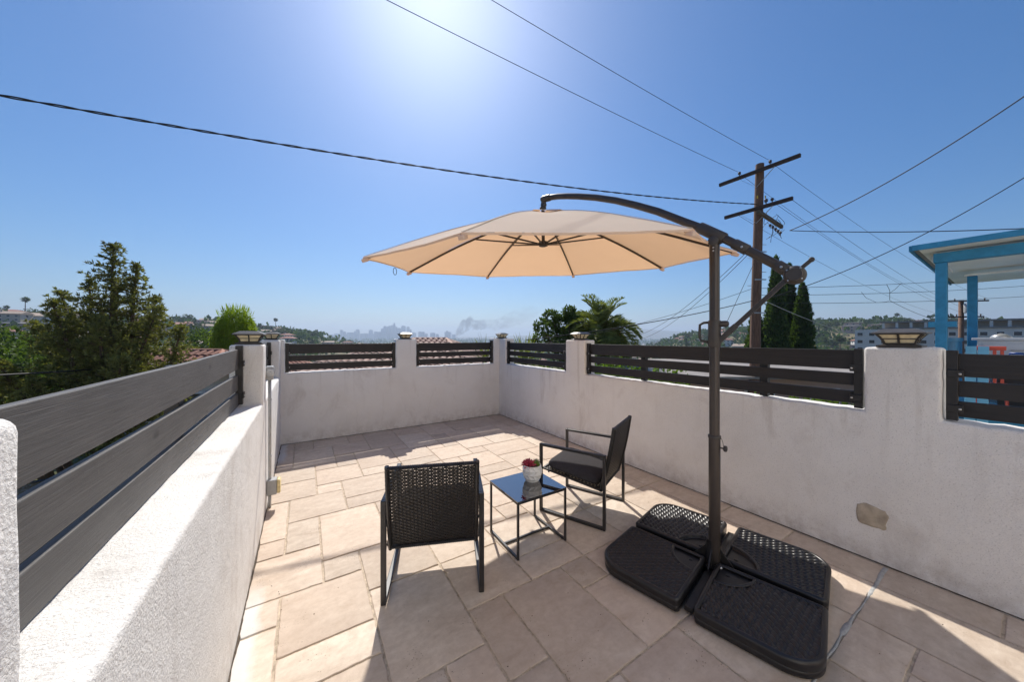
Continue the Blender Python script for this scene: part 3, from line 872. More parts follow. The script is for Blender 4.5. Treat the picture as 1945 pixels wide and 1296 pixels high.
def rosette(cx, cy, cz, R, rows, mat, tilt=(0, 0), wd=.30, name='succulent'):
    rr = random.Random(int(cx * 1e4) + rows)
    mbs = MB()
    M = Matrix.Translation((cx, cy, cz)) @ Matrix.Rotation(tilt[0], 4, 'X') @ Matrix.Rotation(tilt[1], 4, 'Y')
    for q in range(rows):
        f = q / max(1, rows - 1); nl = 9 - 1 * q if rows < 6 else 10 - q
        el = radians(8 + 68 * f); L = R * (1 - .35 * f)
        for k in range(max(4, nl)):
            a = 2*pi*(k + .5*(q % 2))/max(4, nl) + rr.uniform(-.15, .15)
            e2 = el + rr.uniform(-.12, .12); l2 = L * rr.uniform(.85, 1.1)
            d = Vector((cos(a)*cos(e2), sin(a)*cos(e2), sin(e2))); sd_ = Vector((-sin(a), cos(a), 0)); nr = d.cross(sd_)
            if nr.z < 0: nr = -nr
            rings = []
            for (t_, ww, hh) in ((.0, .35, .5), (.3, .8, .8), (.62, 1., .9), (.85, .62, .6), (1., .05, .1)):
                p = d * (l2 * t_) + nr * (l2 * .12 * t_ * t_) + Vector((0, 0, .006 * f))
                w2 = l2 * wd * ww * .5; h2 = l2 * .09 * hh
                rings.append([p - sd_*w2, p - nr*h2, p + sd_*w2, p + nr*h2])
            mbs.loft(rings, M=M)
    return mbs.build(name, MAT[mat], root, smooth=True)
rosette(-.022, .004, .098, .052, 5, 'leaf_red', (.15, -.25), .34, 'red_rosette')
rosette(-.030, .026, .100, .036, 4, 'leaf_red', (-.4, -.3), .34, 'red_rosette')
rosette(.024, -.008, .096, .036, 5, 'leaf_green', (.2, .3), .22, 'green_rosette')
rosette(.036, .014, .096, .038, 4, 'leaf_pale', (-.1, .5), .30, 'pale_rosette')

# ------------------------------------------------------------------ umbrella base: four weight plates, cross foot
BASE = Vector((2.232, 1.105, 0)); BROT = radians(12.5)
def plate_outline(ins, n_in=6, n_out=22):
    """quarter plate, inner corner at (0,0)-ish, outer corner (.5,.5) widely rounded"""
    a, b = .021 + ins, .530 - ins
    def arc(cx, cy, r, t0, t1, n): return [(cx + r*cos(t0 + (t1-t0)*k/n), cy + r*sin(t0 + (t1-t0)*k/n)) for k in range(n+1)]
    r1 = max(.004, .028 - ins); R = .155 - ins
    return arc(a + r1, a + r1, r1, pi, 1.5*pi, n_in) + arc(b - r1, a + r1, r1, -pi/2, 0, n_in) + arc(b - R, b - R, R, 0, pi/2, n_out) + arc(a + r1, b - r1, r1, pi/2, pi, n_in)
def inside(x, y, ins):
    a, b = .021 + ins, .530 - ins; R = .155 - ins
    if x < a or y < a or x > b or y > b: return False
    if x > b - R and y > b - R: return (x - b + R)**2 + (y - b + R)**2 < R*R
    return True
PR = .190
def plate_proto():
    root = empty('base_weight'); root.scale = (1, 1, .88)
    mb = MB(); rings = []
    for (ins, zz) in ((.014, .004), (.004, .012), (.002, .040), (.004, .043), (.002, .046), (.000, .078), (.002, .088), (.007, .094), (.014, .0965), (.021, .095), (.025, .090), (.026, .084)):
        rings.append([(x, y, zz) for (x, y) in plate_outline(ins)])
    mb.loft(rings, cap1=False)
    mb.build('shell', MAT['black_plastic'], root, smooth=True, angle=60)
    for (x0, y0, x1, y1) in ((.10, .06, .20, .50), (.30, .06, .40, .46)):
        pass
    # woven relief
    mb = MB(); st = .0036; n = int(.5 / st) + 1
    idx = {}
    p = .0285; L = .043
    def hgt(x, y):
        d = sqrt((x - .03)**2 + (y - .03)**2)
        if d < PR - .010: return .074
        u = (x + y) * .7071; v = (y - x) * .7071
        # rows run diagonally; strands lean like basket work
        row = floor(v / p); lv = v / p - row
        uu = u / L + .5 * (row % 2) + .42 * (lv - .5)
        lu = uu - floor(uu)
        a = max(0., sin(pi * lu)) ** .55; b = max(0., sin(pi * lv)) ** .6
        return .0815 + .0125 * a * b
    for j in range(n):
        for i in range(n):
            x, y = .03 + i * st, .03 + j * st
            if inside(x, y, .0225): idx[(i, j)] = len(mb.v); mb.v.append((x, y, hgt(x, y)))
    for j in range(n - 1):
        for i in range(n - 1):
            q = [(i, j), (i+1, j), (i+1, j+1), (i, j+1)]
            if all(k in idx for k in q): mb.f.append(tuple(idx[k] for k in q))
    tag(mb.build('woven_relief', MAT['black_plastic'], root, smooth=True), kind='stuff')
    # raised lip round the smooth corner recess
    path = [(.03 + PR * cos(t_), .03 + PR * sin(t_), .089) for t_ in [radians(5 + 80 * k / 20) for k in range(21)]]
    MB().tube(path, .0095, 8, squash=.75).build('recess_lip', MAT['black_plastic'], root, smooth=True)
    MB().lathe([(.012, .074), (.011, .079), (.003, .080)], 12, Matrix.Translation((.095, .095, 0))).build('filler_cap', MAT['black_plastic'], root, smooth=True, angle=40)
    return root
PP = plate_proto()
labs = ['black woven-pattern weight plate of the umbrella base next to the right wall', 'black woven-pattern weight plate at the back of the umbrella base, near the armchair',
        'black woven-pattern weight plate at the left of the umbrella base', 'nearest black woven-pattern weight plate of the umbrella base']
for k, (q, lab) in enumerate(zip((-1, 0, 1, 2), labs)):
    o = PP if k == 0 else copy_tree(PP)
    o.location = BASE + Vector((.01 * cos(BROT + q*pi/2 + pi/4), .01 * sin(BROT + q*pi/2 + pi/4), 0)); o.rotation_euler = (0, 0, BROT + q * pi / 2 + (.012 if k % 2 else -.01))
    tag(o, lab, 'umbrella base', 'four weight plates of the umbrella base')

# ------------------------------------------------------------------ cantilever umbrella
U = empty('cantilever_umbrella', BASE); tag(U, 'beige cantilever umbrella with dark bronze curved arm and pole', 'umbrella')
def up_(mb, name, mat, parent=None, **k):
    return mb.build(name, MAT[mat], parent or U, **k)
P0 = Vector((0, 0, 0)); AD = Vector((-.2307, .973, 0)); SD = Vector((.973, .2307, 0))
def A(k, z, s=0.0):
    p = AD * k + SD * s + Vector((-.006, -.010, z)); return p
cross = empty('tmp')
bpy.data.objects.remove(cross)
MR = Matrix.Rotation(BROT, 4, 'Z')
for q in range(2):
    mb = MB(); M2 = Matrix.Rotation(BROT + q * pi/2, 4, 'Z')
    zz = .012 if q == 0 else .0125
    mb.box((-.485, -.022, zz), (.485, .022, zz + .026 + .0005 * q), M2); up_(mb, 'cross_foot', 'base_steel', bevel=.003)
mb = MB().lathe([(.085, .049), (.085, .056), (.046, .058), (.040, .12), (.0405, .20)], 20); up_(mb, 'pole_socket', 'base_steel', smooth=True, angle=35)
for q in range(4):
    a = BROT + q * pi/2
    M2 = Matrix.Rotation(a, 4, 'Z')
    g_ = MB().add([(.034, -.004, .0565), (.115, -.004, .0505), (.115, -.004, .062), (.034, -.004, .16), (.034, .004, .0565), (.115, .004, .0505), (.115, .004, .062), (.034, .004, .16)],
                 [(0,1,2,3),(7,6,5,4),(0,4,5,1),(1,5,6,2),(2,6,7,3),(3,7,4,0)], M2)
    up_(g_, 'gusset', 'base_steel')
    b_ = MB().lathe([(.013, .049), (.013, .060), (.010, .064), (.004, .066)], 10, Matrix.Rotation(a + pi/4, 4, 'Z') @ Matrix.Translation((.073, 0, .008))); up_(b_, 'bolt', 'bolt', smooth=True, angle=40)
pole_pts = [A(0, .06), A(0, .5), A(0, .866)]
up_(MB().tube(pole_pts, .0335, 20), 'lower_pole', 'umbrella_metal', smooth=True, angle=50)
up_(MB().tube([A(0, .855), A(0, .862), A(0, .872), A(0, .876)], [.035, .037, .037, .033], 20), 'pole_collar', 'umbrella_plastic', smooth=True, angle=50)
# fluted upper pole
def fluted(path, r, n=40):
    mb = MB(); rings = []
    for p in path:
        rg = []
        for k in range(n):
            a = 2*pi*k/n; rr = r * (1 - .07 * max(0, cos(4*a))**6)
            rg.append(p + AD * (rr*cos(a)) + SD * (rr*sin(a)))
        rings.append(rg)
    mb.loft([[tuple(v) for v in r_] for r_ in rings]); return mb
up_(fluted([A(0, .87), A(0, 1.5), A(0, 2.12)], .0295), 'upper_pole', 'umbrella_metal', smooth=True, angle=50)
kn = up_(MB().tube([A(-.030, .80), A(-.055, .80)], .005, 8).tube([A(-.05, .80), A(-.054, .80), A(-.066, .80), A(-.070, .80)], [.014, .019, .019, .012], 10), 'clamp_knob', 'umbrella_plastic', smooth=True, angle=40)
up_(MB().tube([A(-.034, .868), A(-.046, .84), A(-.05, .81)], .0016, 6), 'knob_cord', 'umbrella_plastic')
# mid sleeve with handle, knob and strut socket
sl_ = up_(MB().tube([A(0, 1.44), A(0, 1.448), A(0, 1.606), A(0, 1.612)], [.033, .0365, .0365, .033], 20), 'tilt_sleeve', 'umbrella_plastic', smooth=True, angle=40)
hp = [A(.030, 1.600), A(.062, 1.598), A(.084, 1.585), A(.086, 1.545), A(.086, 1.505), A(.076, 1.482), A(.030, 1.470)]
up_(MB().tube(hp, .008, 8), 'sleeve_handle', 'umbrella_plastic', sl_, smooth=True)
up_(MB().tube([A(-.03, 1.588), A(-.066, 1.588), A(-.078, 1.588)], [.020, .020, .012], 12), 'sleeve_knob', 'umbrella_plastic', sl_, smooth=True, angle=40)
up_(MB().bar(A(-.020, 1.472), A(-.118, 1.578), .034, .030), 'strut_socket', 'umbrella_plastic', sl_, bevel=.004)
up_(MB().bar(A(-.10, 1.559), A(-.362, 1.835), .020, .026), 'strut', 'umbrella_metal', bevel=.003)
# crank housing
ck = A(-.392, 1.850)
M2 = Matrix.Translation(ck) @ Matrix(((AD.x, AD.y, 0, 0), (0, 0, 1, 0), (SD.x, SD.y, 0, 0), (0, 0, 0, 1))).transposed().to_4x4() if False else None
def disc(c, prof, n=24):
    """turned piece whose axis lies across the arm"""
    mb = MB(); rings = []
    for (r, t_) in prof:
        rings.append([tuple(c + SD * t_ + AD * (r*cos(2*pi*k/n)) + Vector((0, 0, r*sin(2*pi*k/n)))) for k in range(n)])
    mb.loft(rings); return mb
cr_ = up_(disc(ck, [(.030, -.042), (.042, -.038), (.050, -.026), (.052, 0), (.050, .026), (.042, .038), (.030, .042)]), 'crank_housing', 'umbrella_plastic', smooth=True, angle=50)
up_(disc(ck, [(.034, -.047), (.036, -.044), (.036, -.036)]), 'housing_cover', 'umbrella_metal', cr_, smooth=True, angle=40)
for a in (40, 130, 220, 310):
    c = ck + AD * (.041 * cos(radians(a))) + Vector((0, 0, .041 * sin(radians(a))))
    up_(disc(c, [(.003, -.044), (.0045, -.041), (.0045, -.03)], 8), 'screw', 'bolt', cr_)
hd = up_(MB().bar(A(-.405, 1.872, .0), A(-.462, 1.926, .0), .014, .020), 'crank_handle', 'umbrella_plastic', cr_, bevel=.003)
up_(disc(A(-.462, 1.926), [(.010, -.012), (.013, -.009), (.013, .009), (.010, .012)], 14), 'crank_knob', 'umbrella_plastic', cr_, smooth=True, angle=40)
# curved arm
ap = [(-.372, 1.866), (-.30, 1.930), (-.20, 2.010), (-.10, 2.090), (0, 2.168), (.09, 2.232), (.18, 2.290), (.353, 2.406), (.52, 2.500), (.676, 2.580), (.85, 2.655), (1.015, 2.715), (1.13, 2.752), (1.237, 2.782), (1.33, 2.800), (1.39, 2.806)]
up_(MB().tube([A(*q) for q in ap], [.026]*2 + [.0255]*3 + [.026]*11, 16), 'arm', 'umbrella_metal', smooth=True, angle=60)
def sleeve(i0, i1, r, name, mat='umbrella_plastic'):
    a, b = A(*i0), A(*i1); d = b - a
    return up_(MB().tube([a, a + d*.04, a + d*.96, b], [r*.93, r, r, r*.93], 16), name, mat, smooth=True, angle=40)
sj = sleeve((-.055, 2.124), (.088, 2.231), .036, 'pole_joint')
sleeve((-.175, 2.030), (-.105, 2.086), .031, 'arm_sleeve'); sleeve((-.372, 1.866), (-.312, 1.921), .031, 'arm_end_sleeve')
up_(disc(A(.0, 2.118), [(.026, -.036), (.031, -.033), (.031, .033), (.026, .036)]), 'pivot', 'umbrella_plastic', smooth=True, angle=40)
for (k, zz) in ((.0, 2.075), (.0, 2.055)):
    up_(disc(A(k, zz), [(.003, -.0335), (.0055, -.031), (.0055, -.02)], 8), 'screw', 'bolt')
for (k, zz) in ((-.335, 1.90), (-.15, 2.05)):
    up_(disc(A(k, zz), [(.004, -.0345), (.007, -.032), (.007, -.02)], 8), 'screw', 'bolt')
# end of the arm: elbow and hanger
tip = A(1.402, 2.806)
up_(MB().tube([A(1.33, 2.800), A(1.40, 2.807), A(1.425, 2.806)], [.031, .032, .026], 16), 'arm_tip', 'umbrella_plastic', smooth=True, angle=40)
up_(MB().tube([A(1.405, 2.815), A(1.405, 2.765)], [.022, .024], 12), 'hanger', 'umbrella_plastic', smooth=True)
up_(disc(A(1.405, 2.752), [(.020, -.020), (.024, -.016), (.024, .016), (.020, .020)], 16), 'hanger_joint', 'umbrella_plastic', smooth=True, angle=40)
# canopy: tilted eight-sided cone of eight cloth panels
CEN = Vector((1.937, 2.510, 2.203)) - BASE; RR = 1.582; RO = 2.212; RISE = .475
NRM = Vector((-.0745, -.0826, 1)).normalized()
E1_ = Vector((1, 0, .0745)).normalized(); E2_ = NRM.cross(E1_).normalized()
def rib_prof(f):                                   # height above the rim plane at fraction f of the radius
    return RISE * (1 - f) ** 1.0 + .055 * sin(pi * f) * (1 - .3 * f)
def cpt(f, a, dz=0.0):
    """a in ribs (0..8), f radial fraction"""
    k = floor(a); q = a - k
    a0, a1 = RO + k * pi/4, RO + (k+1) * pi/4
    p0 = Vector((cos(a0), sin(a0))) * (RR * f); p1 = Vector((cos(a1), sin(a1))) * (RR * f)
    p = p0.lerp(p1, q)
    scal = .030 * f**6 * 4 * q * (1 - q)           # concave hem
    p *= (1 - scal)
    h_ = rib_prof(f) - .018 * f * (1 - f) * 16 * q * (1 - q) + dz + .004 * f * mnoise.noise((q * 9, f * 2.5, k * 3.7))
    return CEN + E1_ * p.x + E2_ * p.y + NRM * h_
def wld_(a): return a
for k in range(8):
    mb = MB()
    mb.grid(lambda i, j: cpt(.085 + .915 * j, k + .0005 + .999 * i, .010 + .0035 * mnoise.noise((i * 3, j * 5, k * 2.1))), 12, 18)
    # hem: cloth folded down at the edge
    mb.grid(lambda i, j: cpt(1.0 - .004 * j, k + .0005 + .999 * i, .010) - NRM * (.014 * j), 12, 1)
    pn = mb.build('canopy_panel', MAT['canopy_cloth'], U, smooth=True)
mb = MB()
mb.grid(lambda i, j: cpt(.02 + .17 * j, i * 7.9999, .034 - .010 * j + .006 * sin(i * 2 * pi * 8) * j), 64, 4)
mb.build('top_vent', MAT['canopy_cloth'], U, smooth=True)
pm('seam', (.62, .50, .38), .9)
for k in range(8):
    sm_ = MB(); pth = [cpt(.10 + .895 * j / 20, k + .00001, .0135) for j in range(21)]
    for j in range(20): sm_.bar(pth[j], pth[j+1], .009, .0025, up=NRM)
    up_(sm_, 'seam', 'seam')
HUBT = CEN + NRM * (RISE - .01); HUBL = CEN + NRM * .185
for k in range(8):
    path = [cpt(.05 + (.985 - .05) * j / 14, k + .00001, -.006) for j in range(15)]
    rb = MB()
    for j in range(14): rb.bar(path[j], path[j+1], .011, .018, up=NRM)
    ro_ = up_(rb, 'rib', 'umbrella_metal')
    up_(MB().bar(HUBL + (path[6] - HUBL).normalized() * .03, path[6] - NRM * .008, .009, .014, up=NRM), 'strut', 'umbrella_metal', ro_)
    pk = cpt(1.0, k + .00001, 0)
    dr = (path[-1] - path[-2]).normalized()
    cp = MB().bar(path[-1] - dr * .02 - NRM * .012, path[-1] + dr * .034 - NRM * .010, .034, .026, up=NRM)
    up_(cp, 'tip_pocket', 'canopy_cloth', ro_, bevel=.006)
up_(MB().tube([HUBT + NRM * .09, HUBT, HUBL, HUBL - NRM * .02], [.016, .016, .016, .013], 12), 'centre_post', 'umbrella_metal', smooth=True, angle=40)
up_(MB().tube([HUBL + NRM * .035, HUBL + NRM * .03, HUBL - NRM * .012, HUBL - NRM * .018], [.026, .042, .042, .026], 16), 'hub', 'umbrella_plastic', smooth=True, angle=40)
up_(MB().tube([HUBT + NRM * .0, HUBT - NRM * .035], [.040, .040], 16), 'top_hub', 'umbrella_plastic', smooth=True, angle=40)
up_(MB().tube([HUBT + NRM * .05, HUBT + NRM * .06, HUBT + NRM * .09], [.030, .032, .014], 16), 'finial', 'umbrella_plastic', smooth=True, angle=40)
up_(MB().tube([A(1.405, 2.755), HUBT + NRM * .085], .012, 10), 'hanger_link', 'umbrella_metal', smooth=True)
# cord loop hanging from the far hem
lp = cpt(1.0, 7.45 if False else .5, -.02)
def loop_at(a):
    c = cpt(.995, a, -.012); pts = []
    for k in range(15):
        t_ = 2*pi*k/14
        pts.append(c + Vector((.018*sin(t_), .012*sin(t_), -.034 + .034*cos(t_))))
    up_(MB().tube(pts, .0028, 6, caps=False), 'tie_loop', 'black_plastic', smooth=True)
loop_at(.5)
# ================================================================== beyond the terrace
def leaf_mat(name, base, trans=None, var=.35, vscale=3., rand=.0, mixf=.35):
    m = bpy.data.materials.new(name); m.use_nodes = True
    t = m.node_tree; P = t.nodes['Principled BSDF']; out = t.nodes['Material Output']
    P.inputs['Roughness'].default_value = .6; P.inputs['Specular IOR Level'].default_value = .3
    tc = t.nodes.new('ShaderNodeTexCoord')
    nz = nn(t, 'ShaderNodeTexNoise', Scale=vscale, Detail=5., Roughness=.7); t.links.new(tc.outputs['Object'], nz.inputs['Vector'])
    col = ramp(t, nz.outputs['Fac'], [(.3, tuple(c * (1 - var) for c in base)), (.7, tuple(c * (1 + var) for c in base))])
    if rand:
        oi = t.nodes.new('ShaderNodeObjectInfo'); mr = nn(t, 'ShaderNodeMapRange'); mr.inputs['To Min'].default_value = 1 - rand; mr.inputs['To Max'].default_value = 1 + rand
        t.links.new(oi.outputs['Random'], mr.inputs['Value']); hs = t.nodes.new('ShaderNodeHueSaturation'); t.links.new(mr.outputs[0], hs.inputs['Value']); t.links.new(col, hs.inputs['Color']); col = hs.outputs[0]
        hr = mth(t, 'ADD', .47, mth(t, 'MULTIPLY', mth(t, 'FRACT', mth(t, 'MULTIPLY', oi.outputs['Random'], 17.3)), .06)); t.links.new(hr, hs.inputs['Hue'])
    t.links.new(col, P.inputs['Base Color'])
    tr = t.nodes.new('ShaderNodeBsdfTranslucent')
    mc = mix_rgb(t, 1.0, col, trans or (1.3, 1.35, .55), 'MULTIPLY'); t.links.new(mc, tr.inputs['Color'])
    mx = t.nodes.new('ShaderNodeMixShader'); mx.inputs[0].default_value = mixf
    t.links.new(P.outputs[0], mx.inputs[1]); t.links.new(tr.outputs[0], mx.inputs[2]); t.links.new(mx.outputs[0], out.inputs['Surface'])
    MAT[name] = m
leaf_mat('conifer_leaf', (.17, .175, .065), var=.6, vscale=2.2)
leaf_mat('bright_leaf', (.22, .30, .035), var=.45, vscale=5., mixf=.5)
leaf_mat('broad_leaf', (.085, .13, .034), var=.5, vscale=2.)
leaf_mat('palm_leaf', (.17, .20, .06), var=.4)
leaf_mat('cypress_leaf', (.070, .112, .034), var=.5, vscale=1.6)
leaf_mat('far_leaf', (.050, .078, .026), var=.45, vscale=.5, rand=.35)
leaf_mat('hedge_leaf', (.13, .21, .03), var=.4)
pm('bark', (.11, .075, .05), .9, var=.4, vscale=12, bump=.01, bscale=30)
pm('pole_wood', (.18, .102, .068), .9, var=.45, vscale=6, bump=.006, bscale=40, stretch=(9, 9, .6))
pm('arm_wood', (.060, .038, .030), .85, var=.35, vscale=9)
pm('arm_wood_pale', (.13, .10, .07), .85, var=.35, vscale=9)
pm('wire', (.022, .021, .022), .6)
pm('insulator', (.09, .06, .05), .3)
pm('glass_dark', (.02, .028, .035), .08, spec=.6)
pm('tar_roof', (.30, .27, .245), .9, var=.2, vscale=2.5, bump=.01, bscale=15)
pm('tile_terracotta', (.30, .125, .078), .8, var=.35, vscale=3.5, bump=.004, bscale=40)
pm('tile_pink', (.40, .265, .21), .85, var=.25, vscale=2.5, bump=.004, bscale=40)
pm('house_white', (.62, .60, .57), .85, var=.08, vscale=.8, rand=.12)
pm('house_beige', (.50, .42, .34), .85, var=.1, vscale=.8, rand=.15)
pm('house_pink', (.50, .35, .29), .85, var=.1, vscale=.8, rand=.15)
pm('roof_red', (.27, .12, .085), .85, var=.2, vscale=1.5, rand=.25)
pm('roof_tan', (.38, .29, .22), .85, var=.2, vscale=1.5, rand=.25)
pm('roof_grey', (.27, .26, .25), .85, var=.2, vscale=1.5, rand=.25)
pm('apartment_paint', (.60, .59, .57), .8, var=.06, vscale=.4)
pm('blue_paint', (.03, .235, .43), .55, var=.16, vscale=9, bump=.002, bscale=60)
pm('blue_pale', (.16, .43, .60), .55, var=.12, vscale=6)
pm('soffit_white', (.82, .80, .77), .8, var=.08, vscale=3)
pm('concrete', (.40, .39, .375), .9, var=.15, vscale=2.5, bump=.003, bscale=30)
pm('asphalt', (.11, .11, .108), .9, var=.2, vscale=4)
pm('tower_glass', (.17, .19, .215), .4, var=.1, vscale=.02, rand=.15)
pm('date_orange', (.42, .14, .03), .7, var=.3, vscale=12)

# ------------------------------------------------------------------ terrain
def sst(a, b, x):
    t_ = max(0., min(1., (x - a) / (b - a))); return t_*t_*(3 - 2*t_)
def interp(tab, x):
    if x <= tab[0][0]: return tab[0][1]
    for (a, b) in zip(tab, tab[1:]):
        if x <= b[0]: return a[1] + (b[1] - a[1]) * (x - a[0]) / (b[0] - a[0])
    return tab[-1][1]
# height of the surrounding ridges by bearing (degrees right of the view axis)
CREST = [(-180, -12), (-110, 4), (-75, 15), (-60, 17), (-52, 16), (-46, 15.5), (-40, 14), (-34, 7.0), (-30, 0), (-26, -10), (-20, -28), (18, -32), (23, -22), (27, -1), (31, 6), (36, 13), (40, 18), (43, 17), (49, 15), (56, 10), (70, 8), (120, 0), (180, -12)]
DCR = [(-180, 450), (-70, 430), (-45, 520), (-30, 560), (0, 700), (30, 640), (45, 560), (60, 500), (180, 450)]
FAR = [(-180, 40), (-60, 30), (-30, 18), (-14, 12), (-6, 18), (0, 40), (6, 52), (12, 60), (18, 110), (22, 160), (26, 120), (31, 90), (40, 60), (60, 40), (180, 40)]
def ground(x, y):
    d = sqrt(x*x + y*y); th = math.degrees(atan2(C_*x - S_*y, S_*x + C_*y))
    cr = interp(CREST, th); dc = interp(DCR, th)
    # soften the bearing table with a little noise so the ridge line is uneven
    cr += 2.2 * mnoise.noise((th * .35, 4.2, 0)) + 1.0 * mnoise.noise((th * 1.1, 9.2, 0))
    near = -1.78; val = -26 + 5 * mnoise.noise((th * .05, 1.7, 0))
    z = near + (val - near) * sst(16, 170, d)
    z += (cr - val) * sst(150, dc, d)
    back = -42.
    z = z + (back - z) * sst(dc * 1.15, dc * 2.4, d)
    z += (interp(FAR, th) - back) * sst(4600, 6300, d)
    amp = min(3.0, d * .008)
    if d > 25: z += amp * (mnoise.noise((x * .012, y * .012, .5)) + .5 * mnoise.noise((x * .04, y * .04, 2.5)))
    return z
def gp(px, Z, dz=0.0):
    p = cw((px - 972.5) / 625.0 * Z, Z); return Vector((p.x, p.y, ground(p.x, p.y) + dz))
mb = MB()
ds = [0.6] + [6 * (1.115 ** k) for k in range(66)]
ds = [d for d in ds if d < 6900] + [7000]
ths = []
t_ = -180.
while t_ < 180:
    ths.append(t_); t_ += 1.0 if -75 < t_ < 75 else 4.0
nth = len(ths)
for d in ds:
    for th in ths:
        a = radians(th); p = cw(d * sin(a), d * cos(a))
        mb.v.append((p.x, p.y, ground(p.x, p.y)))
for i in range(len(ds) - 1):
    for k in range(nth):
        k2 = (k + 1) % nth
        mb.f.append((i*nth + k, (i+1)*nth + k, (i+1)*nth + k2, i*nth + k2))
def terrain_mat():
    m = bpy.data.materials.new('terrain'); m.use_nodes = True
    t = m.node_tree; P = t.nodes['Principled BSDF']; P.inputs['Roughness'].default_value = .95; P.inputs['Specular IOR Level'].default_value = .1
    tc = t.nodes.new('ShaderNodeTexCoord'); co = tc.outputs['Object']
    a = nn(t, 'ShaderNodeTexNoise', Scale=.02, Detail=9., Roughness=.7); t.links.new(co, a.inputs['Vector'])
    col = ramp(t, a.outputs['Fac'], [(.32, (.06, .075, .03)), (.46, (.12, .115, .055)), (.58, (.24, .195, .12)), (.72, (.36, .31, .23))])
    b = nn(t, 'ShaderNodeTexNoise', Scale=.3, Detail=8., Roughness=.7); t.links.new(co, b.inputs['Vector'])
    col = mix_rgb(t, ramp(t, b.outputs['Fac'], [(.45, .0), (.75, .4)]), col, (.05, .065, .025))
    t.links.new(col, P.inputs['Base Color'])
    bp = nn(t, 'ShaderNodeBump', Strength=.6, Distance=.5); t.links.new(b.outputs['Fac'], bp.inputs['Height']); t.links.new(bp.outputs[0], P.inputs['Normal'])
    MAT['terrain'] = m
terrain_mat()
tag(mb.build('terrain', MAT['terrain'], smooth=True), 'green and brown hillsides and valley below the terrace', kind='structure')

# driveway / street at the left, seen over the grey fence
mb = MB(); n = 24
mb.grid(lambda u, v: (lambda p: (p.x, p.y, ground(p.x, p.y) + .09))(cw(-64 + 46 * u, 24 + 8 * v)), 24, 5)
tag(mb.build('street', MAT['concrete']), 'pale concrete street', kind='structure')

# ------------------------------------------------------------------ foliage builders
def rdir(r):
    z = r.uniform(-1, 1); a = r.uniform(0, 2*pi); q = sqrt(1 - z*z); return Vector((q*cos(a), q*sin(a), z))
def leafq(mb, p, d, L, W, r):
    """one folded leaf: two triangles either side of a midrib"""
    s = d.cross(rdir(r))
    if s.length < 1e-3: s = d.cross(Vector((0, 0, 1.01)))
    s = s.normalized() * (W / 2)
    b = len(mb.v); m_ = p + d * (L * .5); q = p + d * L
    mb.v += [tuple(p), tuple(m_ + s), tuple(q), tuple(m_ - s)]
    mb.f.append((b, b+1, b+2, b+3))
def tuft(mb, p, d, n, L, W, spread, r):
    for k in range(n):
        dd = (d + rdir(r) * spread).normalized()
        leafq(mb, p + rdir(r) * (L * .15), dd, L * r.uniform(.6, 1.15), W, r)
def trunk(root, path, rs, mat='bark', name='trunk', n=9):
    return MB().tube(path, rs, n).build(name, MAT[mat], root, smooth=True)

# juniper with several leaders
r = random.Random(5)
base = cw(-8.05, 6.6, -1.78)
T = empty('conifer_tree', base); tag(T, 'dark bushy conifer with several pointed tops at the left', 'tree')
def crel(X, Z, z): return cw(X, Z, z) - base
trunk(T, [(0, 0, -.2), (.03, .02, 1.2), (-.03, .0, 2.6), crel(-7.93, 6.6, 2.6)], [.17, .14, .09, .03])
leaders = [(-8.0, 6.6, -.2, -7.93, 6.55, 3.36, .80), (-7.9, 6.7, .2, -7.42, 6.5, 2.93, .58), (-8.2, 6.5, .0, -8.48, 6.6, 2.66, .60), (-8.3, 6.6, -.3, -8.92, 6.5, 2.42, .62),
           (-7.8, 6.5, -.2, -6.98, 6.5, 2.10, .62), (-7.8, 6.8, -.5, -6.72, 6.7, 1.72, .58), (-8.4, 6.5, -.6, -9.30, 6.4, 1.80, .65), (-8.1, 6.2, -.4, -8.25, 5.9, 2.15, .6), (-7.9, 6.3, -.4, -7.45, 5.95, 1.85, .6),
           (-8.1, 7.0, -.2, -7.9, 7.3, 2.4, .6), (-8.5, 6.9, -.5, -8.9, 7.3, 1.6, .6), (-8.2, 6.1, -.9, -9.0, 5.75, 1.05, .65), (-7.8, 6.2, -.9, -7.0, 5.9, 1.15, .65), (-8.4, 6.0, -1.1, -8.1, 5.55, .75, .7), (-8.6, 6.3, -1.1, -9.55, 6.05, .85, .6),
           (-7.6, 6.4, -1.0, -6.6, 6.2, .85, .55), (-8.8, 6.2, -1.2, -9.5, 5.7, .25, .6), (-7.5, 6.0, -1.2, -6.9, 5.6, .25, .6)]
mbl = MB(); mbb = MB()
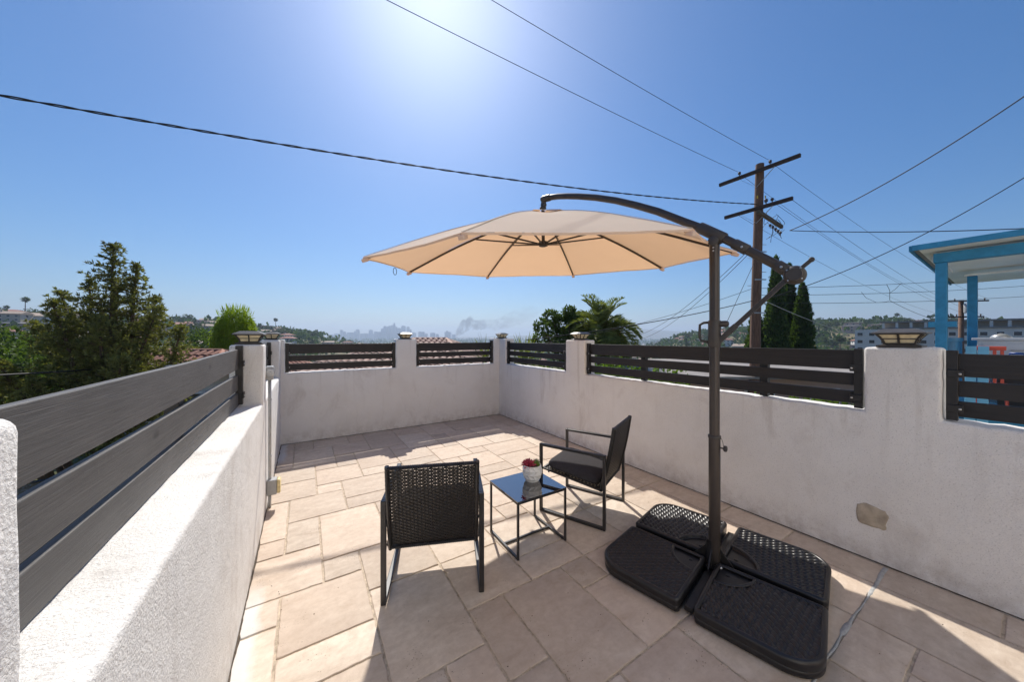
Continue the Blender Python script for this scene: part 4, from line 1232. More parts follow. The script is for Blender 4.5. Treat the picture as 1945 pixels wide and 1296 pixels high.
for (x0, y0, z0, x1, y1, z1, R) in leaders:
    a, b = crel(x0, y0, z0), crel(x1, y1, z1); L = (b - a).length
    bend = rdir(r) * .08
    ax = lambda f: a.lerp(b, f) + bend * sin(pi * f)
    mbb.tube([ax(k/6) for k in range(7)], [.05 * (1 - k/6.5) + .006 for k in range(7)], 6)
    nb = int(L * 50)
    for k in range(nb):
        f = (k + r.random()) / nb
        if f < .12: continue
        if f < .93: f = min(.97, (floor(f * L / .15) + .5 + r.gauss(0, .2)) * .15 / L)
        prof = min(1, (1 - f) * 1.75 + .09) * (1 - .25 * max(0, .35 - f) / .35)
        ln = R * prof * r.uniform(.45, 1.1)
        ang = k * 2.399 + r.uniform(-.4, .4)
        if f < .7 and mnoise.noise((ang * .9, f * L * 2.3, x0 * 3 + z1)) < -.17: continue
        dn = Vector((cos(ang), sin(ang), r.uniform(-.05, .5))).normalized()
        p0 = ax(f); steps = max(2, int(ln / .055))
        for s in range(1, steps + 1):
            q = s / steps
            p = p0 + dn * (ln * q) + Vector((0, 0, .16 * ln * q * q))
            dd = (dn + Vector((0, 0, .55))).normalized()
            tuft(mbl, p + rdir(r) * .04, dd, 11, .082, .020, .85, r)
        mbb.tube([p0, p0 + dn * ln * .9 + Vector((0, 0, .12 * ln))], [.007, .003], 3)
        if f > .35: tuft(mbl, p0 + rdir(r) * .05, (dn + Vector((0, 0, .5))).normalized(), 9, .085, .020, .9, r)
    tuft(mbl, ax(.98), (b - a).normalized(), 14, .12, .024, .5, r)
mbl.build('crown', MAT['conifer_leaf'], T); mbb.build('branches', MAT['bark'], T)

# bright drooping tree beside the left lamp
base = cw(-11.75, 14.0, -1.8); r = random.Random(8)
T = empty('weeping_tree', base); tag(T, 'bright green rounded tree with hanging leaves behind the left lamps', 'tree')
trunk(T, [(0, 0, -1), (0, .05, 1.5), (.05, 0, 3.6)], [.16, .12, .05])
mbl = MB()
for k in range(620):
    a = r.uniform(0, 2*pi); rad = .66 * sqrt(r.random()); hgt = 4.66 - .80 * (rad / .66) ** 2.6 - abs(r.gauss(0, .16))
    p = Vector((rad * cos(a), rad * sin(a), hgt)); vx, vy = cos(a) * .14, sin(a) * .14; nL = r.randint(10, 26)
    for s in range(nL):
        leafq(mbl, p, Vector((vx + r.uniform(-.4, .4), vy + r.uniform(-.4, .4), -.75 + r.uniform(-.3, .9) * (s < 5))).normalized(), .17, .030, r)
        p = p + Vector((vx * .25 + r.uniform(-.02, .02), vy * .25 + r.uniform(-.02, .02), -.105)); vx *= .8; vy *= .8
for k in range(90):
    a = r.uniform(0, 2*pi); rad = .55 * sqrt(r.random())
    leafq(mbl, Vector((rad*cos(a), rad*sin(a), 4.5 - 1.1 * rad * rad)), Vector((cos(a)*.3, sin(a)*.3, 1)).normalized(), .34, .03, r)
mbl.build('crown', MAT['bright_leaf'], T)

# broadleaf tree left of the palm
def broad_tree(name, base, blobs, leaf, n_leaf, L, W, label, cat='tree', group=None, r=None, tr=.2, shell=.55):
    r = r or random.Random(3)
    T = empty(name, base); tag(T, label, cat, group)
    top = max(blobs, key=lambda b: b[2])
    trunk(T, [(0, 0, -.3), (.05, 0, top[2] * .35), (top[0] * .5, top[1] * .5, top[2] * .8)], [tr, tr * .7, tr * .25])
    mbl = MB(); mbb = MB()
    for (x, y, z, R) in blobs:
        mbb.tube([(0, 0, z * .3), (x * .6, y * .6, z * .75), (x, y, z)], [tr * .4, tr * .25, .02], 5)
        for k in range(int(n_leaf * R * R)):
            d = rdir(r); rr = R * (shell + (1 - shell) * r.random() ** .6) * (1 + .28 * mnoise.noise(d * 2.3 + Vector((x, y, z))))
            p = Vector((x, y, z)) + d * rr
            tuft(mbl, p, (d + Vector((0, 0, .3))).normalized(), 3, L, W, .9, r)
    mbl.build('crown', MAT[leaf], T); mbb.build('branches', MAT['bark'], T)
    return T
r = random.Random(21)
bl = []
for (px, py, R) in ((1045, 618, .55), (1062, 600, .60), (1085, 612, .75), (1095, 588, .42), (1108, 612, .55), (1075, 640, .9), (1115, 640, .9), (1040, 645, .6), (1100, 600, .6), (1092, 660, 1.1)):
    p = pt(px - 14, py + 4, 17.4 + r.uniform(-.6, .6)); bl.append(p.to_tuple() + (R * .78,))
b0_ = cw(3.0, 17.0, -2.0)
broad_tree('leafy_tree', b0_, [(x - b0_.x, y - b0_.y, z - b0_.z, R) for (x, y, z, R) in bl], 'broad_leaf', 760, .19, .095, 'dark green leafy tree in front of the palm', r=r, shell=.35)

# palm
def palm(name, base, height, R, nf, label, cat='palm tree', group=None, r=None, leaf='palm_leaf', fruit=False, nl=34, tr=.28, lw=.045, dress=True):
    r = r or random.Random(4)
    T = empty(name, base); tag(T, label, cat, group)
    trunk(T, [(0, 0, -.3), (.05, 0, height * .5), (0, 0, height)], [tr * 1.15, tr, tr])
    mbl = MB(); mbr = MB()
    for k in range(nf):
        el = radians(r.uniform(-25, 82)); az = k * 2.399 + r.uniform(-.3, .3); L = R * r.uniform(.8, 1.1)
        d = Vector((cos(az)*cos(el), sin(az)*cos(el), sin(el)))
        pts = [Vector((0, 0, height))]; v = d.copy()
        ns = 10
        for s in range(ns):
            pts.append(pts[-1] + v * (L / ns)); v = (v + Vector((0, 0, -.17 - .05 * cos(el)))).normalized()
        mbr.tube(pts, [.028 * (1 - .85 * q / ns) * R / 1.9 for q in range(ns + 1)], 4)
        for q in range(nl):
            f = .12 + .88 * q / nl; i = min(ns - 1, int(f * ns)); p = pts[i].lerp(pts[i+1], f * ns - i); tg = (pts[i+1] - pts[i]).normalized()
            sd_ = tg.cross(Vector((0, 0, 1)))
            if sd_.length < .05: sd_ = Vector((1, 0, 0))
            sd_.normalize(); upv = sd_.cross(tg)
            ll = L * .26 * (sin(pi * min(1, f * .9 + .08)) ** .6) + .02
            for s in (-1, 1):
                dd = (sd_ * s * .8 + tg * .55 + upv * .32 + rdir(r) * .10).normalized()
                leafq(mbl, p, dd, ll * r.uniform(.85, 1.1), lw, r)
    mbr.build('frond_stems', MAT[leaf], T, smooth=True); mbl.build('fronds', MAT[leaf], T)
    if fruit:
        mbf = MB()
        for c in range(3):
            a = radians(-75 + 30 * c) ; c0 = Vector((.45 * cos(a), .45 * sin(a), height - .05 - .12 * c))
            for k in range(260):
                p = c0 + Vector((r.gauss(0, .16), r.gauss(0, .16), r.gauss(-.1, .16)))
                leafq(mbf, p, Vector((0, 0, -1)) + rdir(r) * .3, .09, .04, r)
        mbf.build('date_clusters', MAT['date_orange'], T)
    return T
b0_ = cw(4.50, 16.4, -2.0)
palm('palm_tree', b0_, 3.78, 2.05, 96, 'feathery palm with orange date clusters beside the leafy tree', fruit=True, r=random.Random(6), nl=40, lw=.05)

# spiky yucca behind the back corner
def spiky(base, h, n, L, label, r):
    T = empty('yucca_plant', base); tag(T, label, 'plant')
    trunk(T, [(0, 0, -.2), (0, 0, h)], [.08, .06])
    mbl = MB()
    for k in range(n):
        el = radians(r.uniform(-5, 80)); az = k * 2.399; d = Vector((cos(az)*cos(el), sin(az)*cos(el), sin(el)))
        p = Vector((0, 0, h)); s = d.cross(Vector((.3, .2, 1))).normalized(); dr = 0
        rings = [p - s * .02, p + s * .02]; b = len(mbl.v); mbl.v += [tuple(x) for x in rings]
        for q in range(1, 6):
            f = q / 5; c = p + d * (L * f) + Vector((0, 0, -.22 * L * f * f * cos(el))); ww = .032 * (1 - f) ** .7 + .001
            mbl.v += [tuple(c - s * ww), tuple(c + s * ww)]; mbl.f.append((b + 2*q - 2, b + 2*q - 1, b + 2*q + 1, b + 2*q))
    mbl.build('leaves', MAT['palm_leaf'], T)
spiky(cw(.35, 9.2, -1.8), 2.55, 46, 1.0, 'spiky yucca peeping over the fence right of the corner lamp', random.Random(3))
spiky(cw(-.72, 8.6, -1.8), 2.75, 30, .8, 'small spiky yucca just left of the corner pillar', random.Random(9))
bl = [(x * .9, r.uniform(-.3, .3), 1.9 + r.uniform(-.1, .25), .55) for x in (-1.2, -.4, .4, 1.2, 2.0)]
broad_tree('shrub', cw(1.4, 9.0, -1.8), bl, 'hedge_leaf', 420, .12, .06, 'leafy green shrub seen through the slats right of the back corner', 'shrub', r=random.Random(31), tr=.06)

# cypresses by the utility pole
def cypress(base, h, R, label, seed):
    r = random.Random(seed); T = empty('cypress_tree', base); tag(T, label, 'tree', 'tall cypress trees behind the utility pole')
    trunk(T, [(0, 0, -.3), (0, 0, h * .5), (0, 0, h * .9)], [.2, .14, .03])
    def prof(f): return R * (min(1, f * 5 + .45)) * (1 - f ** 2.2) ** .75 * (1 - .12 * f)
    core = MB(); rings = []
    for k in range(22):
        f = k / 21; rings.append([(.70 * prof(f) * cos(2*pi*q/18) * (1 + .12 * mnoise.noise((cos(q*.35)*2, sin(q*.35)*2, f*9 + seed))), 0.70 * prof(f) * sin(2*pi*q/18) * (1 + .12 * mnoise.noise((q * .3, f * 8, seed))), .25 + (h - .5) * f) for q in range(18)])
    core.loft(rings)
    mbl = MB(); mbl.v += core.v; mbl.f += core.f
    n = int(520 * h)
    for k in range(n):
        f = 1 - (1 - r.random()) ** .8; a = r.uniform(0, 2*pi)
        rr = prof(f) * (.70 + .40 * r.random() ** 1.3) * (1 + .42 * mnoise.noise((cos(a) * 1.6, sin(a) * 1.6, f * h * 1.1 + seed)))
        p = Vector((rr * cos(a), rr * sin(a), .15 + f * (h - .2)))
        tuft(mbl, p, Vector((cos(a) * .35, sin(a) * .35, 1)).normalized(), 3, .24, .09, .45, r)
    for k in range(40): tuft(mbl, Vector((r.gauss(0, .05), r.gauss(0, .05), h - r.random() * .9)), Vector((0, 0, 1)), 3, .26, .06, .25, r)
    mbl.build('crown', MAT['cypress_leaf'], T)
for (px, ytop, R, lab, sd_) in ((1436, 588, .95, 'short cypress half hidden by the wooden utility pole', 1), (1474, 488, .84, 'tallest cypress, just right of the wooden utility pole', 2),
                           (1500, 502, .66, 'second tall cypress crowded against the tallest one', 3), (1524, 538, .86, 'rightmost cypress, standing apart below the crank', 4)):
    Z = 26 + (sd_ % 2) * 1.3
    top = pt(px, ytop, Z); b0_ = Vector((top.x, top.y, -3.4)); cypress(b0_, top.z + 3.4, R, lab, sd_)

# near trees and hedges outside the walls
def hedge(a, b, z0, z1, wd, label, leaf='hedge_leaf', n=5200, seed=2):
    r = random.Random(seed); a = Vector(a); b = Vector(b); L = (b - a).length; d = (b - a).normalized(); s = Vector((-d.y, d.x, 0))
    T = empty('hedge', (a.x, a.y, z0)); tag(T, label, 'hedge')
    mbl = MB()
    for k in range(int(n * L / 3)):
        u = r.random() * L; v = r.uniform(-1, 1); hh = (z1 - z0) * (1 - .35 * v * v) * (1 + .14 * mnoise.noise((u * 1.2, v * 2, seed)))
        zz = hh * (1 - abs(r.gauss(0, .18)))
        p = d * u + s * (v * wd / 2) + Vector((0, 0, max(.1, zz)))
        tuft(mbl, p, (Vector((0, 0, 1)) + s * v * .5).normalized(), 2, .09, .045, .8, r)
    mbl.build('foliage', MAT[leaf], T)
    mb = MB()
    for k in range(int(L / .5) + 1):
        p = d * min(L, k * .5); mb.tube([p, p + Vector((.05, .02, (z1 - z0) * .6)), p + Vector((0, .05, (z1 - z0) * .85))], [.025, .018, .008], 5)
    mb.build('stems', MAT['bark'], T)
hedge((5.6, 3.2, 0), (5.3, 5.0, 0), -1.8, .86, .8, 'bright green hedge glimpsed through the long fence near the palm', seed=4)
hedge((6.2, 1.0, 0), (6.3, 2.5, 0), -1.8, .62, .9, 'bright green hedge glimpsed through the slats left of the wide pillar', seed=6)
rt = random.Random(77)
def blobs_for(R, H, n, r): return [(r.uniform(-.6, .6) * R, r.uniform(-.6, .6) * R, H - R * r.uniform(.2, 1.1), R * r.uniform(.42, .68)) for _ in range(n)]
for (px, Z, R, ztop, lab, leaf) in ((-55, 15, 2.6, 1.45, 'leafy green tree at the left edge beyond the grey fence', 'broad_leaf'), (40, 19, 2.4, .9, 'low bushy green tree behind the left end of the grey fence', 'hedge_leaf'),
                              (100, 23, 2.8, 1.4, 'broad green tree just behind the conifer on its left', 'broad_leaf'), (392, 30, 2.6, 1.45, 'round dark green tree between the conifer and the bright tree', 'broad_leaf'),
                              (262, 26, 2.2, .6, 'low green tree behind the right side of the conifer', 'hedge_leaf')):
    b_ = gp(px, Z); H = ztop - b_.z
    broad_tree('garden_tree', b_, blobs_for(R, H, 11, rt), leaf, 130, .26, .12, lab, r=rt, tr=.16)
# ------------------------------------------------------------------ tiled roofs just beyond the walls
def tiled_slope(root, c0, c1, e1, e0, mat, pitch=.24, name='roof_tiles'):
    """barrel tiles between ridge points c0-c1 (top) and eave points e0-e1 (bottom)"""
    c0, c1, e0, e1 = [Vector(v) for v in (c0, c1, e0, e1)]
    L = (e1 - e0).length; n = max(3, int(L / pitch)); nrm = (e1 - e0).cross(c0 - e0).normalized()
    if nrm.z < 0: nrm = -nrm
    u = (e1 - e0).normalized(); mb = MB()
    up = (c0 - e0) - u * (c0 - e0).dot(u); S = up.length; up.normalize()
    t0, t1 = (c0 - e0).dot(u), (c1 - e0).dot(u)
    rows = max(3, int(S / .36))
    for k in range(n):
        x = (k + .5) * L / n
        # how far up this column runs (hip edges)
        lim = S
        if x < t0: lim = S * x / t0
        if x > t1: lim = S * (L - x) / max(1e-3, (L - t1))
        nr = max(1, int(rows * lim / S))
        for j in range(nr):
            a, b = lim * j / nr, lim * (j + 1) / nr + .05
            pa, pb = e0 + u * x + up * a, e0 + u * x + up * min(b, lim)
            rings = []
            for (p, r_, lift) in ((pa, pitch * .46, .035), (pb, pitch * .40, .012)):
                rings.append([tuple(p + u * (r_ * cos(t_)) + nrm * (r_ * .75 * sin(t_) + lift)) for t_ in [pi * q / 6 for q in range(7)]])
            b_ = len(mb.v); mb.v += rings[0] + rings[1]
            for q in range(6): mb.f.append((b_ + q, b_ + q + 1, b_ + 7 + q + 1, b_ + 7 + q))
            mb.f.append(tuple(b_ + q for q in range(7)))
    mb.add([e0, e1, c1, c0], [(0, 1, 2, 3)])
    return tag(mb.build(name, mat, root, smooth=True, angle=50), kind='stuff')
def hip_house(name, label, X0, X1, Z0, Z1, ze, zr, r0, r1, Zr, mat, wall, zg=-2.0):
    base = cw((X0 + X1) / 2, (Z0 + Z1) / 2, zg); root = empty(name, base); tag(root, label, 'house')
    P = lambda X, Z, z: cw(X, Z, z) - base
    a, b, c, d = P(X0, Z0, ze), P(X1, Z0, ze), P(X1, Z1, ze), P(X0, Z1, ze); e, f = P(r0, Zr, zr), P(r1, Zr, zr)
    rf = empty('roof'); rf.parent = root
    tiled_slope(rf, e, f, b, a, mat); tiled_slope(rf, f, f, c, b, mat); tiled_slope(rf, f, e, d, c, mat); tiled_slope(rf, e, e, a, d, mat)
    MB().tube([e + (e - f) * .0, f], .10, 8).build('ridge', mat, rf, smooth=True)
    for (p, q) in ((a, e), (b, f), (c, f), (d, e)): MB().tube([p, q], .09, 8).build('hip', mat, rf, smooth=True)
    s = .45
    w_ = [P(X0 + s, Z0 + s, 0), P(X1 - s, Z0 + s, 0), P(X1 - s, Z1 - s, 0), P(X0 + s, Z1 - s, 0)]
    MB().loft([[(p.x, p.y, 0) for p in w_], [(p.x, p.y, ze - zg - .02) for p in w_]]).build('wall', wall, root)
    # windows and a door on the side facing the terrace
    n = 3
    for k in range(n):
        X = X0 + (X1 - X0) * (k + .75) / (n + .5)
        fr = MB(); q0, q1 = P(X - .5, Z0 + s - .03, zg), P(X + .5, Z0 + s - .03, zg)
        win = MB().bar(q0 + Vector((0, 0, 1.3)), q1 + Vector((0, 0, 1.3)), .05, 1.0).build('window', MAT['soffit_white'], root)
        q2, q3 = P(X - .43, Z0 + s - .07, zg), P(X + .43, Z0 + s - .07, zg)
        MB().bar(q2 + Vector((0, 0, 1.3)), q3 + Vector((0, 0, 1.3)), .03, .86).build('pane', MAT['glass_dark'], win)
    return root
hip_house('tile_roof_house', 'low house with terracotta barrel tile roof right behind the back wall', -7.9, -.7, 10.2, 21.0, .24, 1.43, -4.6, -3.1, 15.5, MAT['tile_pink'], MAT['house_beige'])
hip_house('tile_roof_house', 'house with pinkish barrel tile roof between the conifer and the left lamp', -13.6, -9.1, 10.0, 15.0, .30, 1.02, -12.2, -10.2, 11.6, MAT['tile_terracotta'], MAT['house_white'])
# low-roofed neighbour on the right, seen between the slats
base = cw(10.0, 14.5, -2.0); root = empty('flat_roof_house', base); tag(root, 'low neighbouring house with pale gravel roof below the utility pole', 'house')
P = lambda X, Z, z: cw(X, Z, z) - base
q = [P(5.4, 12.2, 0), P(15.5, 12.2, 0), P(15.5, 20, 0), P(5.4, 20, 0)]
MB().loft([[(p.x, p.y, 0) for p in q], [(p.x, p.y, 2.0) for p in q]]).build('wall', MAT['house_pink'], root)
q2 = [P(5.0, 11.8, 0), P(15.9, 11.8, 0), P(15.9, 20.4, 0), P(5.0, 20.4, 0)]; q3 = [P(6.0, 16, 0), P(14.9, 16, 0), P(14.9, 16.4, 0), P(6, 16.4, 0)]
MB().loft([[(p.x, p.y, 2.01) for p in q2], [(p.x, p.y, 2.10) for p in q2], [(p.x, p.y, 2.45) for p in q3]]).build('roof', MAT['tar_roof'], root)
for X in (6.6, 8.6, 11.0, 13.2):
    a, b = P(X, 12.16, -.85), P(X + 1.1, 12.16, -.85); wn = MB().bar(a, b, .06, .95).build('window', MAT['soffit_white'], root)
    a, b = P(X + .08, 12.11, -.85), P(X + 1.02, 12.11, -.85); MB().bar(a, b, .03, .80).build('pane', MAT['glass_dark'], wn)

# ------------------------------------------------------------------ utility poles
LD = Vector((.852, .523)); LN = Vector((.523, -.852))       # along the line / across it, in view axes (right, ahead)
PB = (9.0, 12.0)
def pv(X, Z, z): return cw(X, Z, z)
root = empty('utility_pole', pv(8.82, 12.0, -2.0)); tag(root, 'tall brown wooden utility pole with three crossarms', 'utility pole')
b_ = root.location.copy()
trp = [pv(8.82, 12, -2.4) - b_, pv(8.88, 12, 2.0) - b_, pv(8.96, 12, 5) - b_, pv(9.04, 12, 7.83) - b_]
MB().tube(trp, [.175, .16, .145, .13], 14).build('pole', MAT['pole_wood'], root, smooth=True, angle=50)
def crossarm(z, hl0, hl1, mat, w_=.10, h_=.12, off=-.17, tilt=0.0, along=LN, name='crossarm'):
    o_ = Vector(PB) + (LD * off if along is LN else LN * -off)
    a = o_ - along * hl0; b = o_ + along * hl1
    return MB().bar(pv(a.x, a.y, z - tilt) - b_, pv(b.x, b.y, z + tilt) - b_, w_, h_).build(name, MAT[mat], root, bevel=.008), o_
arm1, o1 = crossarm(7.52, 1.26, 1.26, 'arm_wood', off=-.19)
arm2, o2 = crossarm(6.17, 1.06, 1.06, 'arm_wood', off=-.20)
arm3, o3 = crossarm(5.82, .60, 1.35, 'arm_wood_pale', along=LD, off=-.22, tilt=-.10)
def brace(o_, z, t_, zp):
    a = o_ + LN * t_; MB().bar(pv(a.x, a.y, z) - b_, pv(o_.x, o_.y, zp) - b_, .035, .008).build('brace', MAT['galvanised'], root)
brace(o1, 7.46, -.55, 6.95); brace(o1, 7.46, .55, 6.95); brace(o2, 6.10, .5, 5.65); brace(o2, 6.10, -.5, 5.65)
def insul(arm, p, s=1.0):
    MB().lathe([(.012, 0), (.012, .05), (.030, .055), (.045, .075), (.030, .085), (.045, .10), (.032, .13), (.012, .14)], 10, Matrix.Translation(p - b_) @ Matrix.Scale(s, 4)).build('insulator', MAT['insulator'], arm, smooth=True)
I1 = o1 + LN * -.55; I2 = o1 + LN * .42
ins = [pv(I1.x, I1.y, 7.58), pv(I2.x, I2.y, 7.58)]
for p in ins: insul(arm1, p, 1.2)
I3 = o2 + LN * .30; insul(arm2, pv(I3.x, I3.y, 6.23), 1.4); insul(arm2, pv(o2.x + .26 , o2.y - .4, 6.23), 1.2)
for k in range(5):
    q = o3 + LD * (.35 + .22 * k); insul(arm3, pv(q.x, q.y, 5.70 - .03 * k - .2), 1.1)
for (dx, z) in ((-.16, 6.58), (.16, 6.58)):
    MB().box((-.02, -.004, -.05), (.02, .004, .05), Matrix.Translation(pv(8.99 + dx * .9, 11.86, z) - b_) @ Matrix.Rotation(-YAW, 4, 'Z')).build('yellow_tag', pm('tag_yellow', (.65, .45, .03), .6) if 'tag_yellow' not in MAT else MAT['tag_yellow'], root)
for z in (1.0, 2.4, 3.6, 4.6): MB().box((-.2, -.01, -.02), (.2, .01, .02), Matrix.Translation(pv(8.9 + .012 * z, 11.84, z) - b_) @ Matrix.Rotation(-YAW, 4, 'Z')).build('band', MAT['galvanised'], root)
for z in (2.9, 3.4, 3.9, 4.4, 4.9): MB().tube([pv(8.93, 12, z) - b_, pv(8.93 + (.34 if int(z * 2) % 2 else -.34), 12, z) - b_], .010, 5).build('step_bolt', MAT['galvanised'], root)
mbw = MB(); rw = random.Random(5)
for k in range(12):     # tangle of jumpers at the junction
    a = o3 + LD * rw.uniform(.1, 1.3); b = o3 + LD * rw.uniform(.1, 1.3) + LN * rw.uniform(-.3, .3)
    pa, pb = pv(a.x, a.y, 5.65 + rw.uniform(-.2, .5)) - b_, pv(b.x, b.y, 5.4 + rw.uniform(-.3, .5)) - b_
    m_ = (pa + pb) / 2 + Vector((rw.uniform(-.2, .2), rw.uniform(-.2, .2), rw.uniform(-.45, .1)))
    mbw.tube([pa.lerp(m_, f).lerp(m_.lerp(pb, f), f) for f in [q / 8 for q in range(9)]], .008, 4)
mbw.build('jumper_wires', MAT['wire'], root, smooth=True)

P2 = (54.6 * .72, 40 * .72)
root2 = empty('utility_pole', pv(P2[0], P2[1], -4)); tag(root2, 'distant utility pole with grey transformer behind the blue porch', 'utility pole')
c_ = root2.location.copy()
zt = 1.5 + 71 / 625 * P2[1]
MB().tube([pv(P2[0], P2[1], -7) - c_, pv(P2[0], P2[1], zt) - c_], [.20, .15], 10).build('pole', MAT['pole_wood'], root2, smooth=True)
arms2 = []
for (z, hl) in ((zt - .08, 1.55), (zt - 1.45, 1.25)):
    a = Vector(P2) - LN * hl * .35 - Vector((1, 0)) * hl * .75; b = Vector(P2) + LN * hl * .35 + Vector((1, 0)) * hl * .75
    arms2.append(MB().bar(pv(a.x, a.y - .2, z) - c_, pv(b.x, b.y - .2, z) - c_, .1, .12).build('crossarm', MAT['arm_wood'], root2))
    for f in (.08, .3, .7, .92):
        q = a.lerp(b, f)
        MB().lathe([(.02, 0), (.05, .06), (.03, .10), (.05, .13), (.02, .18)], 8, Matrix.Translation(pv(q.x, q.y - .2, z + .06) - c_)).build('insulator', MAT['insulator'], arms2[-1])
MB().lathe([(.20, 0), (.24, .03), (.24, .75), (.20, .80), (.05, .86)], 14, Matrix.Translation(pv(P2[0] + .02, P2[1] - .42, zt - 1.12) - c_)).build('transformer', MAT['grey_box'], root2, smooth=True, angle=40)

# ------------------------------------------------------------------ overhead wires
def cable(label, a, b, sag, r_, name='overhead_wire', n=40, mat='wire', twist=0.0, group=None):
    a = Vector(a); b = Vector(b); pts = []
    for k in range(n + 1):
        f = k / n; p = a.lerp(b, f); p.z -= sag * 4 * f * (1 - f); pts.append(p)
    mb = MB()
    if twist:
        for ph in (0, pi):
            q = []
            m_ = n * 8
            for k in range(m_ + 1):
                f = k / m_; p = a.lerp(b, f); p.z -= sag * 4 * f * (1 - f); L = (b - a).length * f
                q.append(p + Vector((0, cos(2*pi*L/twist + ph), sin(2*pi*L/twist + ph))) * (r_ * .75))
            mb.tube(q, r_ * .7, 5)
    else: mb.tube(pts, r_, 6)
    o = mb.build(name, MAT[mat], smooth=True); tag(o, label, 'cable', group); return o
pol = lambda z, k=0: pv(9.0 + .03 * (z - 5), 12.0, z)
cable('thick twisted black cable sweeping from the upper left to the utility pole', pt(-330, 120, 3.9), pt(1440, 388, 12.0), .30, .0145, twist=.8, n=60)
def ext(p, q, f): return Vector(p) + (Vector(q) - Vector(p)) * f
w2 = pt(750, 0, 5.3); w3 = pt(945, 0, 6.3)
cable('thin wire from the top crossarm\'s left insulator passing overhead', ins[0] + Vector((0, 0, .14)), ext(ins[0], w2, 1.6) , .12, .006)
cable('thin wire from the top crossarm\'s right insulator passing overhead', ins[1] + Vector((0, 0, .14)), ext(ins[1], w3, 1.6), .12, .006)
jn = pt(1500, 438, 12.6)
cable('black cable rising from the pole to the upper right corner', jn, ext(jn, pt(1945, 172, 8.2), 1.15), .32, .016)
cable('level black cable from the pole to the right edge above the porch', jn, ext(jn, pt(1945, 431, 9.0), 1.15), .10, .014)
lj = pt(1428, 572, 12.0)
cable('cable from the right middle distance rising to the upper right past the porch roof', pt(1440, 572, 12.1), ext(pt(1440, 572, 12.1), pt(1940, 333, 9.4), 1.08), .42, .014)
cable('long cable from beyond the corner lamp rising to the pole', pt(1000, 646, 9.0), lj, .12, .014)
cable('thin lower cable following the long cable to the pole', pt(1010, 655, 14.0), pt(1430, 548, 12.1), .25, .008)
cable('left wire of the pair slanting up behind the umbrella pole', pt(1195, 640, 34), pt(1436, 462, 12.1), .8, .011)
cable('right wire of the pair slanting up behind the umbrella pole', pt(1205, 646, 34), pt(1438, 466, 12.1), .8, .011)
cable('steep guy wire left of the pole', pt(1378, 618, 11.8), pt(1442, 478, 12.0), .0, .008)
for k, (ya, yb) in enumerate(((545, 520), (558, 540), (573, 560))):
    cable(('upper', 'middle', 'lower')[k] + ' of three level wires crossing to the right under the porch roof', pt(1436, ya + 3, 12.2), ext(pt(1436, ya + 3, 12.2), pt(1945, yb, 14.0), 1.2), .14, .009)
for k, (s, z1, off, yy) in enumerate(((ins[0], 0, -1.15, 0), (ins[1], 0, 1.1, 0), (pt(1399, 412, 12.7), 1, -.9, 1), (pt(1506, 386, 11.3), 1, .9, 1), (pt(1470, 390, 11.8), 1, .3, 1))):
    e_ = Vector(P2) + LN * off * .5 + Vector((off, 0)); z_ = (zt + .1) if not z1 else zt - 1.3
    cable(['outer left thin', 'outer right thin', 'inner left thin', 'inner right thin', 'middle thin'][k] + ' wire running down from the pole to the distant pole', s + Vector((0, 0, .1)), pv(e_.x, e_.y - .2, z_), .55, .006)
cable('pale slack drop wire descending right of the pole', pt(1458, 574, 12.0), pt(1660, 640, 22.0), .25, .010, mat='galvanised')
cable('dark cable running behind the conifer just above the grey fence', pt(-60, 716, 4.2), pt(330, 688, 8.5), .03, .013)
cable('thin second wire above the grey fence at far left', pt(-60, 706, 5.2), pt(60, 704, 8.0), .02, .006)
# small line hardware: drooping jumper right of the pole
a = pt(1688, 545, 20); b = pt(1690, 570, 20); c = pt(1640, 556, 20)
mb = MB(); mb.tube([pt(1684, 540, 20), pt(1690, 552, 20), pt(1690, 570, 20)], .012, 5); mb.tube([pt(1712, 538, 20), pt(1700, 550, 20), pt(1691, 556, 20)], .012, 5)
mb.tube([pt(1636, 555, 20), pt(1645, 566, 20), pt(1665, 575, 20), pt(1682, 574, 20), pt(1690, 571, 20)], .010, 5)
tag(mb.build('wire_splice', MAT['wire'], smooth=True), 'drooping splice loop on the wires between the pole and porch', 'wire splice')
cable('cable continuing from the splice loop to the distant pole', pt(1690, 571, 20), pv(P2[0], P2[1], zt - 2.0), .35, .012)

# ------------------------------------------------------------------ neighbour's blue porch
pm('red_plastic', (.62, .09, .05), .4); pm('case_blue', (.012, .07, .30), .4); pm('cabinet_white', (.70, .71, .73), .45, var=.05, vscale=4); pm('silver', (.55, .54, .53), .3, metal=.6); pm('pink_cloth', (.50, .22, .28), .8, var=.4, vscale=12)
PF = .42
root = empty('blue_porch', (8.0, .7, 0)); tag(root, 'bright blue wooden porch with white soffit on the neighbouring house', 'porch')
L_ = lambda x, y, z: (x - 8.0, y - .7, z)
for (x, y) in ((8.05, .74), (10.25, .60), (8.05, -3.2), (10.25, -3.2)):
    po = MB().box(L_(x - .055, y - .055, PF), L_(x + .055, y + .055, 2.62)).build('post', MAT['blue_paint'], root, bevel=.008)
mb = MB().box(L_(7.975, -4.4, 2.621), L_(8.125, .81, 2.76)); mb.build('beam', MAT['blue_paint'], root, bevel=.006)
MB().box(L_(10.16, -4.4, 2.621), L_(10.34, .68, 2.655)).build('beam', MAT['soffit_white'], root, bevel=.006)
